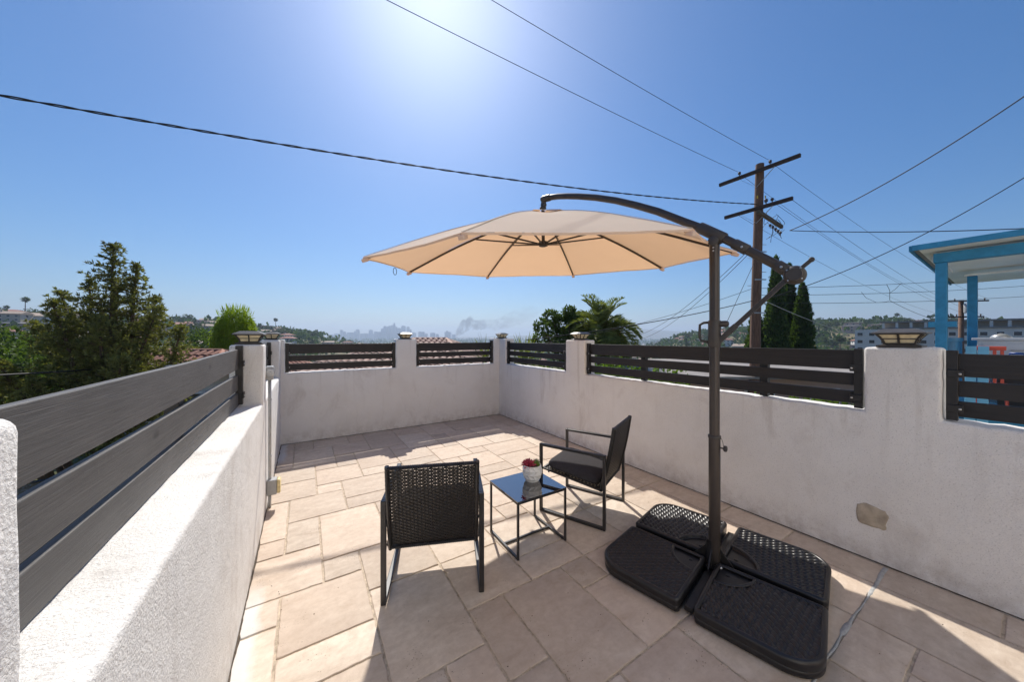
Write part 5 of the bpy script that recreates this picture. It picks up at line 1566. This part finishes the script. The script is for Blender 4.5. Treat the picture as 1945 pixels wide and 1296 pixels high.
# roof slab, slightly pitched, fascia boards, soffit
def slab(x0, x1, y0, y1, za, zb, th):
    return MB().add([L_(x0, y0, za), L_(x1, y0, zb), L_(x1, y1, zb), L_(x0, y1, za), L_(x0, y0, za + th), L_(x1, y0, zb + th), L_(x1, y1, zb + th), L_(x0, y1, za + th)],
                    [(3,2,1,0),(4,5,6,7),(0,1,5,4),(1,2,6,5),(2,3,7,6),(3,0,4,7)])
rf = slab(7.72, 12.2, -4.6, .98, 2.825, 2.70, .04).build('roof', MAT['tar_roof'], root)
slab(7.76, 12.1, -4.5, .92, 2.805, 2.68, .018).build('soffit', MAT['soffit_white'], rf)
MB().box(L_(7.685, -4.6, 2.80), L_(7.715, .98, 2.88)).build('fascia', MAT['blue_paint'], rf)
MB().add([L_(7.70, 0.985, 2.80), L_(12.2, 0.985, 2.675), L_(12.2, 1.01, 2.675), L_(7.70, 1.01, 2.80), L_(7.70, 0.985, 2.88), L_(12.2, 0.985, 2.755), L_(12.2, 1.01, 2.755), L_(7.70, 1.01, 2.88)],
         [(3,2,1,0),(4,5,6,7),(0,1,5,4),(1,2,6,5),(2,3,7,6),(3,0,4,7)]).build('fascia', MAT['blue_paint'], rf)
for k in range(7):
    y = -4.0 + .8 * k; MB().box(L_(8.15, y, 2.70), L_(10.15, y + .05, 2.75)).build('rafter', MAT['soffit_white'], rf)
MB().box(L_(7.9, -4.4, PF - .15), L_(12.0, .84, PF)).build('deck', MAT['blue_paint'], root)
MB().box(L_(7.95, -4.3, -2.2), L_(11.95, .78, PF - .151)).build('foundation', MAT['house_beige'], root)
# railing between the two visible posts, boards
MB().box(L_(8.13, .69, 1.44), L_(10.17, .76, 1.50)).build('rail', MAT['blue_paint'], root)
for k in range(13):
    x = 8.20 + .155 * k; MB().box(L_(x, .705, PF + .02), L_(x + .13, .735, 1.439)).build('board', MAT['blue_paint'], root)
MB().box(L_(7.99, .60, 1.66), L_(8.03, .86, 1.74), None).build('bracket', MAT['blue_paint'], root)
# things standing on the porch
a = MB(); Mx = Matrix.Translation((7.80, .46, PF)) @ Matrix.Rotation(radians(18), 4, 'Y') @ Matrix.Rotation(radians(8), 4, 'X')
root = empty('leaning_board', (7.72, .42, .30)); tag(root, 'pale blue boards leaning against the porch post', 'boards')
for k in range(2):
    MB().box((0, -.09 + .10 * k, 0), (.03, .0 + .10 * k, 1.10), Matrix.Rotation(radians(10), 4, 'Y')).build('board', MAT['blue_pale'], root, bevel=.004)
root = empty('plastic_chair', (8.42, .33, PF)); root.scale = (1, .62, .97); tag(root, 'red plastic chair on the blue porch behind the fence', 'chair')
sh = MB(); 
sh.grid(lambda u, v: (-.02 * sin(pi * u), -.2 + .4 * u, .42 + (v * .9 - .0) * .5 if v > .4 else .42), 6, 1)
MB().box((-.20, -.20, .40), (.20, .20, .43)).build('seat', MAT['red_plastic'], root, bevel=.012)
for k in range(4): MB().box((-.225, -.17 + .095 * k, .43), (-.205, -.12 + .095 * k, .93)).build('back_slat', MAT['red_plastic'], root, bevel=.006)
MB().box((-.23, -.20, .931), (-.20, .20, .99)).build('top_rail', MAT['red_plastic'], root, bevel=.012)
for sx in (-1, 1):
    for sy in (-1, 1): MB().tube([(sx * .19, sy * .18, .40), (sx * .22, sy * .21, 0)], [.022, .018], 6).build('leg', MAT['red_plastic'], root)
root = empty('drawer_cabinet', (9.35, -.96, PF)); tag(root, 'long white drawer cabinet on the blue porch', 'cabinet')
MB().box((-.24, -1.6, .06), (.24, 1.45, 1.04)).build('carcass', MAT['cabinet_white'], root, bevel=.006)
MB().box((-.28, -1.66, 1.041), (.28, 1.50, 1.08)).build('top', MAT['cabinet_white'], root, bevel=.006)
for i in range(4):
    for j in range(3):
        dr = MB().box((-.262, -1.55 + .75 * i, .12 + .30 * j), (-.241, -.85 + .75 * i, .39 + .30 * j)).build('drawer', MAT['cabinet_white'], root, bevel=.004)
        MB().bar((-.275, -1.28 + .75 * i, .29 + .30 * j), (-.275, -1.10 + .75 * i, .29 + .30 * j), .012, .02).build('handle', MAT['silver'], dr)
root = empty('tool_case', (8.78, .16, PF)); root.scale = (.8, .38, .98); tag(root, 'blue and black case in front of the white cabinet', 'case')
MB().box((-.2, -.42, .52), (.2, .32, .74)).build('body', MAT['case_blue'], root, bevel=.03, seg=3)
MB().box((-.21, -.43, .741), (.21, .33, .80)).build('lid', MAT['wire'], root, bevel=.015)
MB().tube([(-.15, -.25, .80), (-.15, -.2, .87), (-.15, .08, .87), (-.15, .13, .80)], .018, 6).build('handle', MAT['case_blue'], root, smooth=True)
MB().box((-.2, -.45, 0), (.2, .35, .519)).build('stand', MAT['wire'], root, bevel=.01)
for k, (y, lab, mt) in enumerate(((.28, 'left silver bowl on the white porch cabinet', 'silver'), (-.02, 'right silver bowl on the white porch cabinet', 'silver'), (-.42, 'bundled pink cloth on the white porch cabinet', 'pink_cloth'), (-.85, 'second bundle of pink cloth further right on the porch cabinet', 'pink_cloth'))):
    mb = MB()
    if mt == 'silver': mb.lathe([(.10, 0), (.105, .008), (.085, .035), (.045, .055), (.02, .066), (.008, .07)], 18)
    else:
        mb.lathe([(.17 * (1 - .15 * (i % 2)), .10 * i / 6) if i < 5 else (.10 - .04 * (i - 5), .10 * i / 6) for i in range(7)], 14)
        mb.v = [(x * (1 + .3 * mnoise.noise((x * 9, y_ * 9, k))), y_ * (1 + .3 * mnoise.noise((y_ * 9, x * 9, k))), z) for (x, y_, z) in mb.v]
    o = mb.build('bowl' if mt == 'silver' else 'cloth_bundle', MAT[mt], smooth=True); o.location = (9.30, y, PF + 1.081); tag(o, lab, 'bowl' if mt == 'silver' else 'cloth')

# ------------------------------------------------------------------ parked car outside the left wall
pm('car_paint', (.016, .018, .022), .22, coat=1., spec=.6); pm('tyre', (.018, .018, .018), .85); pm('alloy', (.45, .46, .47), .3, metal=.9); pm('chrome', (.7, .7, .7), .12, metal=1.); pm('headlamp', (.75, .78, .8), .1, coat=1.); pm('tail_red', (.35, .01, .01), .2, coat=1.)
root = empty('parked_car', (-3.1, 6.4, -1.76), 0); tag(root, 'dark car parked below the left wall, glimpsed between the grey planks', 'car')
def ring(y, hw, zb, zt_, k=8):
    return [(-hw * .94, y, zb), (-hw, y, zb + .12), (-hw, y, zt_ - .16), (-hw * .93, y, zt_ - .03), (-hw * .6, y, zt_), (0, y, zt_ + .012), (hw * .6, y, zt_), (hw * .93, y, zt_ - .03), (hw, y, zt_ - .16), (hw, y, zb + .12), (hw * .94, y, zb)]
body = [(-2.25, .70, .42, .80), (-2.18, .82, .28, .92), (-1.6, .90, .22, 1.00), (-.6, .92, .20, 1.00), (.4, .92, .20, .99), (1.2, .91, .20, .97), (1.75, .87, .22, .90), (2.15, .78, .28, .80), (2.28, .62, .38, .68)]
MB().loft([ring(*q) for q in body]).build('body', MAT['car_paint'], root, smooth=True, angle=50)
cab = [(-2.0, .70, .97, .99), (-1.45, .66, .97, 1.42), (-.9, .64, .97, 1.50), (.0, .64, .97, 1.50), (.35, .65, .97, 1.44), (1.15, .72, .96, .985)]
def cring(y, hw, zb, zt_): return [(-hw * 1.18, y, zb), (-hw * 1.1, y, zb + (zt_ - zb) * .5), (-hw, y, zt_ - .05), (-hw * .8, y, zt_), (hw * .8, y, zt_), (hw, y, zt_ - .05), (hw * 1.1, y, zb + (zt_ - zb) * .5), (hw * 1.18, y, zb)]
MB().loft([cring(*q) for q in cab]).build('cabin', MAT['car_paint'], root, smooth=True, angle=40)
def wquad(pts, nm):
    pts = [Vector(p) for p in pts]; nr = (pts[1] - pts[0]).cross(pts[2] - pts[0]).normalized()
    c = sum(pts, Vector()) / 4
    if nr.dot(c - Vector((0, -.4, 1.1))) < 0: nr = -nr
    return MB().add([p + nr * .004 for p in pts] + [p + nr * .012 for p in pts], [(0,1,2,3),(7,6,5,4),(0,4,5,1),(1,5,6,2),(2,6,7,3),(3,7,4,0)]).build(nm, MAT['glass_dark'], root)
wquad([(-.66, 1.08, 1.03), (.66, 1.08, 1.03), (.54, .42, 1.42), (-.54, .42, 1.42)], 'windscreen')
wquad([(-.62, -1.93, 1.04), (.62, -1.93, 1.04), (.53, -1.50, 1.38), (-.53, -1.50, 1.38)], 'rear_window')
for s in (-1, 1):
    wquad([(s*.775, .95, 1.02), (s*.765, .02, 1.03), (s*.665, .02, 1.43), (s*.672, .33, 1.40)], 'side_window')
    wquad([(s*.765, -.05, 1.03), (s*.765, -.95, 1.03), (s*.668, -.90, 1.43), (s*.665, -.05, 1.43)], 'side_window')
    wquad([(s*.768, -1.02, 1.03), (s*.80, -1.75, 1.02), (s*.685, -1.42, 1.37), (s*.67, -.97, 1.42)], 'side_window')
    MB().box((s*.78 - .008, -1.8, 1.000), (s*.78 + .008, 1.0, 1.022)).build('window_trim', MAT['chrome'], root)
    MB().box((s*.98 - .09, .78, 1.03), (s*.98 + .09, .92, 1.16)).build('mirror', MAT['car_paint'], root, bevel=.03, seg=3)
    MB().box((s*.62 - .15, 2.06, .60), (s*.62 + .15, 2.17, .72)).build('headlight', MAT['headlamp'], root, bevel=.03, seg=2)
    MB().box((s*.66 - .13, -2.27, .68), (s*.66 + .13, -2.17, .84)).build('tail_light', MAT['tail_red'], root, bevel=.02)
    for y in (-1.38, 1.42):
        M2 = Matrix.Translation((s * .82, y, .32)) @ Matrix.Rotation(pi/2 * s, 4, 'Y')
        wh = MB().lathe([(.20, -.10), (.29, -.10), (.32, -.06), (.32, .06), (.29, .10), (.20, .10)], 24, M2).build('tyre', MAT['tyre'], root, smooth=True, angle=40)
        MB().lathe([(.20, .09), (.17, .095), (.15, .07), (.05, .085), (.02, .10)], 20, M2).build('rim', MAT['alloy'], wh, smooth=True, angle=40)
# ------------------------------------------------------------------ hillside houses
def house_proto(kind, r):
    Wd, Dp, Hh = r.uniform(10, 15), r.uniform(8, 11), r.uniform(3.2, 6.2)
    wm = MAT[('house_white', 'house_beige', 'house_pink', 'house_white')[kind % 4]]; rm = MAT[('roof_red', 'roof_tan', 'roof_grey', 'roof_red', 'roof_tan', 'roof_grey')[kind % 6]]
    root = empty('hillside_house')
    a, b = Wd / 2, Dp / 2
    MB().box((-a, -b, -3), (a, b, Hh)).build('wall', wm, root)
    o = .6; zr = Hh + (.35 if kind % 3 == 2 else 1.9)
    rd = a * .45 if kind % 3 != 1 else a + o
    mb = MB(); e = Hh - .05
    mb.add([(-a-o, -b-o, e), (a+o, -b-o, e), (a+o, b+o, e), (-a-o, b+o, e), (-a-o, -b-o, e+.25), (a+o, -b-o, e+.25), (a+o, b+o, e+.25), (-a-o, b+o, e+.25), (-rd, 0, zr+.25), (rd, 0, zr+.25)],
           [(3,2,1,0),(0,1,5,4),(1,2,6,5),(2,3,7,6),(3,0,4,7),(4,5,9,8),(5,6,9),(6,7,8,9),(7,4,8)])
    rf = mb.build('roof', rm, root)
    if kind % 2: MB().box((a*.4, .6, zr - 1.2), (a*.4 + .8, 1.6, zr + .9)).build('chimney', wm, rf)
    nf = 2 if Hh > 4.5 else 1
    for side in (-1, 1):
        for fl in range(nf):
            n = 3 + kind % 2
            for k in range(n):
                x = -a + Wd * (k + .5) / n; z = Hh - 1.35 - 2.5 * fl
                y = side * (b + .02)
                w_ = MB().box((x - .75, y - .04, z - .65), (x + .75, y + .04, z + .65)).build('window', MAT['soffit_white'], root)
                MB().box((x - .66, y - .06, z - .56), (x + .66, y + .06, z + .56)).build('pane', MAT['glass_dark'], w_)
    for s in (-1, 1):
        w_ = MB().box((s*(a+.02) - .04, -1, Hh - 2.0), (s*(a+.02) + .04, .6, Hh - .8)).build('window', MAT['glass_dark'], root)
    return root
rh = random.Random(41)
HP = [house_proto(k, rh) for k in range(7)]
used = set()
def put_house(k, p, rz, s, lab, group):
    o = HP[k] if k not in used else copy_tree(HP[k])
    used.add(k); o.location = p; o.rotation_euler = (0, 0, rz); o.scale = (s, s, s); tag(o, lab, 'house', group)
spots = []
KN = ['white house with red hip roof ', 'beige house with tan gable roof ', 'pink house with flat grey roof ', 'white house with red hip roof ', 'white house with tan gable roof ', 'beige house with flat grey roof ', 'pink house with red hip roof ']
def try_spot(th, d, mind):
    a = radians(th); p = cw(d * sin(a), d * cos(a)); z = ground(p.x, p.y)
    if all((p.x - q[0])**2 + (p.y - q[1])**2 > mind * mind for q in spots):
        spots.append((p.x, p.y)); return Vector((p.x, p.y, z))
    return None
def face(p): return atan2(p.y, p.x) + pi/2
for (th0, th1, d0, d1, n, lab, grp) in ((-59, -33, 150, 560, 105, 'on the left hillside', 'on the left hillside'), (26, 60, 170, 640, 115, 'on the right hillside', 'on the right hillside'),
                             (-30, 24, 260, 900, 60, 'in the hazy valley below the skyline', 'in the hazy valley')):
    m_ = 0; tries = 0
    while m_ < n and tries < 3000:
        tries += 1
        p = try_spot(rh.uniform(th0, th1), d0 + (d1 - d0) * rh.random() ** .8, 15)
        if p is None: continue
        kk = rh.randrange(7); put_house(kk, p + Vector((0, 0, .3)), face(p) + rh.uniform(-.6, .6), rh.uniform(.75, 1.05), KN[kk] + lab, KN[kk].replace('house', 'houses') + grp); m_ += 1
# nearer landmark houses
for (px, Z, k, s, lab) in ((75, 230, 4, 1.15, 'wide tan house on top of the hill at the far left'), (118, 240, 1, 1.15, 'long beige house on the hilltop just left of the conifer'), (85, 120, 0, .9, 'pale house with pinkish roof low on the slope left of the conifer'),
                           (345, 75, 3, .62, 'red-roofed house between the conifer and the bright green tree'), (322, 95, 5, .75, 'pale flat-roofed house to the right of the conifer')):
    p = gp(px, Z, .2)
    put_house(k, p, face(p) + .35, s, lab, None)

# ------------------------------------------------------------------ white apartment block on the right
d_ = 200; th = radians(52.2); root = empty('apartment_building', cw(d_ * sin(th), d_ * cos(th), -14), -YAW - th + radians(4)); tag(root, 'long white apartment building with roof gallery behind the wide pillar lamp', 'building')
zt_ = 14 + 1.5 + 17 / 625 * d_ * cos(th)
MB().box((-21, 0, 0), (26, 14, zt_)).build('wall', MAT['apartment_paint'], root)
MB().box((-14, -.4, zt_ + .01), (26, 13, zt_ + .5)).build('roof_edge', MAT['roof_grey'], root)
MB().box((-14, .3, zt_ + 2.6), (27, 12, zt_ + 3.2)).build('roof_canopy', MAT['roof_grey'], root)
for k in range(12):
    MB().box((-13.4 + 3.55 * k, .4, zt_ + .51), (-12.7 + 3.55 * k, 1.1, zt_ + 2.59)).build('column', MAT['apartment_paint'], root)
MB().box((-13, 4, zt_ + .51), (26, 11, zt_ + 2.59)).build('penthouse', MAT['house_beige'], root)
for fl in range(4):
    for k in range(14):
        x = -19.5 + 3.3 * k; z = zt_ - 1.9 - 3.0 * fl
        w_ = MB().box((x - .85, -.06, z - .75), (x + .85, .04, z + .75)).build('window', MAT['soffit_white'], root)
        MB().box((x - .75, -.09, z - .65), (x + .75, -.065, z + .65)).build('pane', MAT['glass_dark'], w_)

# ------------------------------------------------------------------ hillside trees
def far_tree_mesh(kind, r):
    mb = MB()
    if kind < 4:       # round, uneven crowns made of leafy clumps
        for q in range(7 + kind):
            c = Vector((r.uniform(-2.2, 2.2), r.uniform(-2.2, 2.2), 4.2 + r.uniform(-1.4, 1.9))); R = r.uniform(1.1, 2.0)
            for k in range(85):
                d = rdir(r); p = c + d * (R * r.uniform(.65, 1.05)); s = r.uniform(.5, .95)
                leafq(mb, p, (d + rdir(r) * .8).normalized(), s, s * .8, r)
    elif kind == 4:    # slim cypress
        for k in range(420):
            f = r.random(); R = .95 * (1 - f ** 2) * min(1, f * 5 + .4); a = r.uniform(0, 2*pi)
            leafq(mb, Vector((R*cos(a), R*sin(a), .4 + f * 9.5)), Vector((cos(a)*.3, sin(a)*.3, 1)).normalized(), .9, .5, r)
    else:              # fan palm on a tall stem
        for k in range(150):
            d = rdir(r); d.z = d.z * .8; leafq(mb, Vector((0, 0, 13)) + d * .4, d.normalized(), r.uniform(1.3, 2.0), .45, r)
    return mb.mesh('far_crown')
rf_ = random.Random(13)
FT = []
for kind in range(6):
    cm = far_tree_mesh(kind, rf_)
    h = (3.5, 3.5, 3.8, 3.5, 2.0, 13)[kind]
    tm = MB().tube([(0, 0, -1), (.1, 0, h * .5), (0, 0, h)], [.28, .22, .14], 6).mesh('far_trunk')
    cm.materials.append(MAT['far_leaf']); tm.materials.append(MAT['bark'])
    FT.append((cm, tm))
def put_tree(kind, p, s, rz, lab, grp):
    nm = ('hillside_tree', 'hillside_tree', 'hillside_tree', 'hillside_tree', 'cypress_tree', 'palm_tree')[kind]
    T = empty(nm, p, rz); T.scale = (s, s, s * (1.0 if kind > 3 else rf_.uniform(.8, 1.1))); tag(T, lab, 'tree', grp)
    link_mesh('crown', FT[kind][0], None, T); link_mesh('trunk', FT[kind][1], None, T)
cnt = 0
mass = MB()
for (th0, th1, d0, d1, n, side) in ((-60, -31, 60, 600, 135, 'left'), (25, 61, 70, 680, 135, 'right'), (-32, 27, 150, 1100, 30, 'valley')):
    for k in range(n):
        d = d0 + (d1 - d0) * rf_.random() ** .85; a = radians(rf_.uniform(th0, th1)); p = cw(d * sin(a), d * cos(a)); p.z = ground(p.x, p.y) - .2
        if any((p.x - q[0])**2 + (p.y - q[1])**2 < 36 for q in spots): continue
        u = rf_.random(); kind = rf_.randrange(4) if u < .86 else (4 if u < .94 else 5)
        lim = max(.5, min(1.25, d / 160))
        nmk = ('round-crowned tree', 'round-crowned tree', 'round-crowned tree', 'round-crowned tree', 'slim dark cypress', 'tall thin fan palm')[kind]
        put_tree(kind, p, lim * rf_.uniform(.7, 1.15), rf_.uniform(0, 6.28), nmk + ' among the houses ' + {'left': 'on the left hillside', 'right': 'on the right hillside', 'valley': 'in the hazy valley'}[side], nmk + 's, ' + side)
# remaining greenery of the hills and plain, too dense to count
mw = MB()
for k in range(6600):
    u = rf_.random()
    if u < .12: th, d = rf_.uniform(-100, -61), rf_.uniform(60, 700)
    elif u < .21: th, d = rf_.uniform(61, 100), rf_.uniform(60, 700)
    elif u < .42: th, d = rf_.uniform(-62, -30), rf_.uniform(110, 700)
    elif u < .65: th, d = rf_.uniform(24, 62), rf_.uniform(120, 760)
    else: th, d = rf_.uniform(-34, 34), 300 + 3800 * rf_.random() ** 1.5
    a = radians(th); p = cw(d * sin(a), d * cos(a)); z = ground(p.x, p.y); s = (.8 + d / 500) * rf_.uniform(.8, 1.9)
    if any((p.x - q[0])**2 + (p.y - q[1])**2 < 49 for q in spots): continue
    for q in range(9):
        dd = rdir(rf_); dd.z = abs(dd.z); c = Vector((p.x, p.y, z + .6 * s)) + dd * (1.5 * s * rf_.uniform(.6, 1.1)); leafq(mw, c, (dd + rdir(rf_) * .7).normalized(), 1.5 * s, 1.2 * s, rf_)
tag(mw.build('hillside_scrub', MAT['far_leaf']), 'dense scrub and distant treetops covering the hills and plain', 'greenery', kind='stuff')
# far low-rise city on the plain
lc = MB()
for k in range(2600):
    th, d = rf_.uniform(-34, 34), 800 + 4600 * rf_.random(); a = radians(th); p = cw(d * sin(a), d * cos(a)); z = ground(p.x, p.y)
    sx, sy, sz = rf_.uniform(6, 22), rf_.uniform(6, 18), rf_.uniform(4, 11) * (1.7 if rf_.random() < .08 else 1)
    lc.box((-sx/2, -sy/2, -3), (sx/2, sy/2, sz), Matrix.Translation((p.x, p.y, z)) @ Matrix.Rotation(rf_.uniform(0, 1.5), 4, 'Z'))
tag(lc.build('low_rise_city', MAT['house_white']), 'far low buildings spread over the hazy plain', 'city', kind='stuff')

# ------------------------------------------------------------------ downtown skyline
SK = [(332, 20, 250), (354, 14, 262), (380, 16, 268), (410, 36, 268), (430, 16, 258), (447, 20, 247), (480, 24, 276), (503, 34, 274), (541, 24, 250), (575, 20, 262), (598, 22, 264), (625, 20, 240), (640, 18, 222), (657, 18, 228), (676, 20, 222), (690, 12, 216), (707, 17, 200), (722, 12, 228), (742, 26, 236),
      (772, 30, 221), (805, 20, 228), (822, 14, 246), (845, 26, 268), (888, 20, 262), (908, 28, 264), (935, 20, 276), (980, 36, 271), (1012, 22, 280), (1088, 44, 264), (1082, 16, 256), (1130, 24, 282), (640, 50, 262), (700, 60, 250), (760, 60, 258), (560, 60, 278), (390, 60, 280), (300, 30, 276), (265, 26, 284)]
rk = random.Random(2)
for i, (x, wd, top) in enumerate(SK):
    Z = 4300 * rk.uniform(.93, 1.04); px = 560 + x * .2674; py = 560 + top * .2674
    b = cw((px - 972.5) / 625 * Z, Z, -45); h = EYE + (642 - py) / 625 * Z + 45; wm = wd * .2674 / 625 * Z
    root = empty('office_tower', b, -YAW + rk.uniform(-.25, .25))
    tall = (x == 707)
    tag(root, 'tallest stepped tower at the centre of the downtown skyline' if tall else 'hazy blue tower block in the distant downtown skyline', 'skyscraper', None if tall else 'towers of the downtown skyline')
    a = wm / 2 * .93
    if tall:
        MB().lathe([(a * 1.35, 0), (a * 1.35, h * .72), (a * 1.12, h * .73), (a * 1.12, h * .88), (a * .8, h * .89), (a * .8, h * .96), (a * .4, h)], 8, ph=pi/8).build('shaft', MAT['tower_glass'], root)
    else:
        MB().box((-a, -a, 0), (a, a, h * .97)).build('shaft', MAT['tower_glass'], root)
        MB().box((-a * .6, -a * .6, h * .97 + .1), (a * .6, a * .6, h)).build('roof_block', MAT['tower_glass'], root)

# ------------------------------------------------------------------ smoke plume
def smoke_mat():
    m = bpy.data.materials.new('smoke'); m.use_nodes = True
    t = m.node_tree; t.nodes.clear(); out = t.nodes.new('ShaderNodeOutputMaterial'); P = t.nodes.new('ShaderNodeVolumePrincipled')
    P.inputs['Color'].default_value = (.13, .12, .12, 1); P.inputs['Anisotropy'].default_value = .2
    tc = t.nodes.new('ShaderNodeTexCoord')
    nz = nn(t, 'ShaderNodeTexNoise', Scale=.016, Detail=5., Roughness=.5, Distortion=.4); t.links.new(tc.outputs['Object'], nz.inputs['Vector'])
    # thick near the fire, thinner down-wind
    sx = t.nodes.new('ShaderNodeSeparateXYZ'); t.links.new(tc.outputs['Object'], sx.inputs[0])
    th_ = nn(t, 'ShaderNodeMapRange'); th_.inputs['From Min'].default_value = 0; th_.inputs['From Max'].default_value = 760; th_.inputs['To Min'].default_value = .028; th_.inputs['To Max'].default_value = .004
    t.links.new(sx.outputs['X'], th_.inputs['Value'])
    th2 = nn(t, 'ShaderNodeMapRange'); th2.inputs['From Min'].default_value = 120; th2.inputs['From Max'].default_value = 330; th2.inputs['To Min'].default_value = 1.0; th2.inputs['To Max'].default_value = .45; t.links.new(sx.outputs['X'], th2.inputs['Value'])
    dn = mth(t, 'MULTIPLY', mth(t, 'MULTIPLY', th_.outputs[0], th2.outputs[0]), ramp(t, nz.outputs['Fac'], [(.38, 0.), (.68, 1.)]))
    t.links.new(dn, P.inputs['Density']); t.links.new(P.outputs[0], out.inputs['Volume'])
    MAT['smoke'] = m
smoke_mat()
Zs = 3500.; k_ = Zs / 625
so_ = pt(866, 640, Zs)
root_rot = -YAW
path = [(866, 640, 3), (870, 634, 6), (877, 626, 9), (885, 617, 12), (892, 612, 12), (902, 618, 10), (912, 617, 10), (925, 615, 10), (940, 618, 11), (958, 612, 13), (975, 606, 15), (990, 601, 16), (1003, 596, 16), (1014, 592, 13), (1022, 589, 6)]
mb = MB(); mb.tube([((px - 866) * k_, rk.uniform(-12, 12), (640 - py) * k_) for (px, py, r_) in path], [r_ * k_ for (_, _, r_) in path], 14)
sm = mb.build('smoke_plume', MAT['smoke'], smooth=True); sm.location = so_; sm.rotation_euler = (0, 0, -YAW)
tag(sm, 'dark grey smoke plume drifting right over the hazy plain', 'smoke')

# ------------------------------------------------------------------ haze
hz = bpy.data.materials.new('haze'); hz.use_nodes = True; t = hz.node_tree; t.nodes.clear()
out = t.nodes.new('ShaderNodeOutputMaterial'); P = t.nodes.new('ShaderNodeVolumePrincipled')
P.inputs['Color'].default_value = (.66, .80, 1.0, 1); P.inputs['Density'].default_value = .00024; P.inputs['Anisotropy'].default_value = .3
t.links.new(P.outputs[0], out.inputs['Volume'])
o = MB().box((-8200, -8200, -75), (8200, 8200, 255)).build('haze', hz); tag(o, 'pale blue summer haze over the valley', 'haze', kind='stuff')
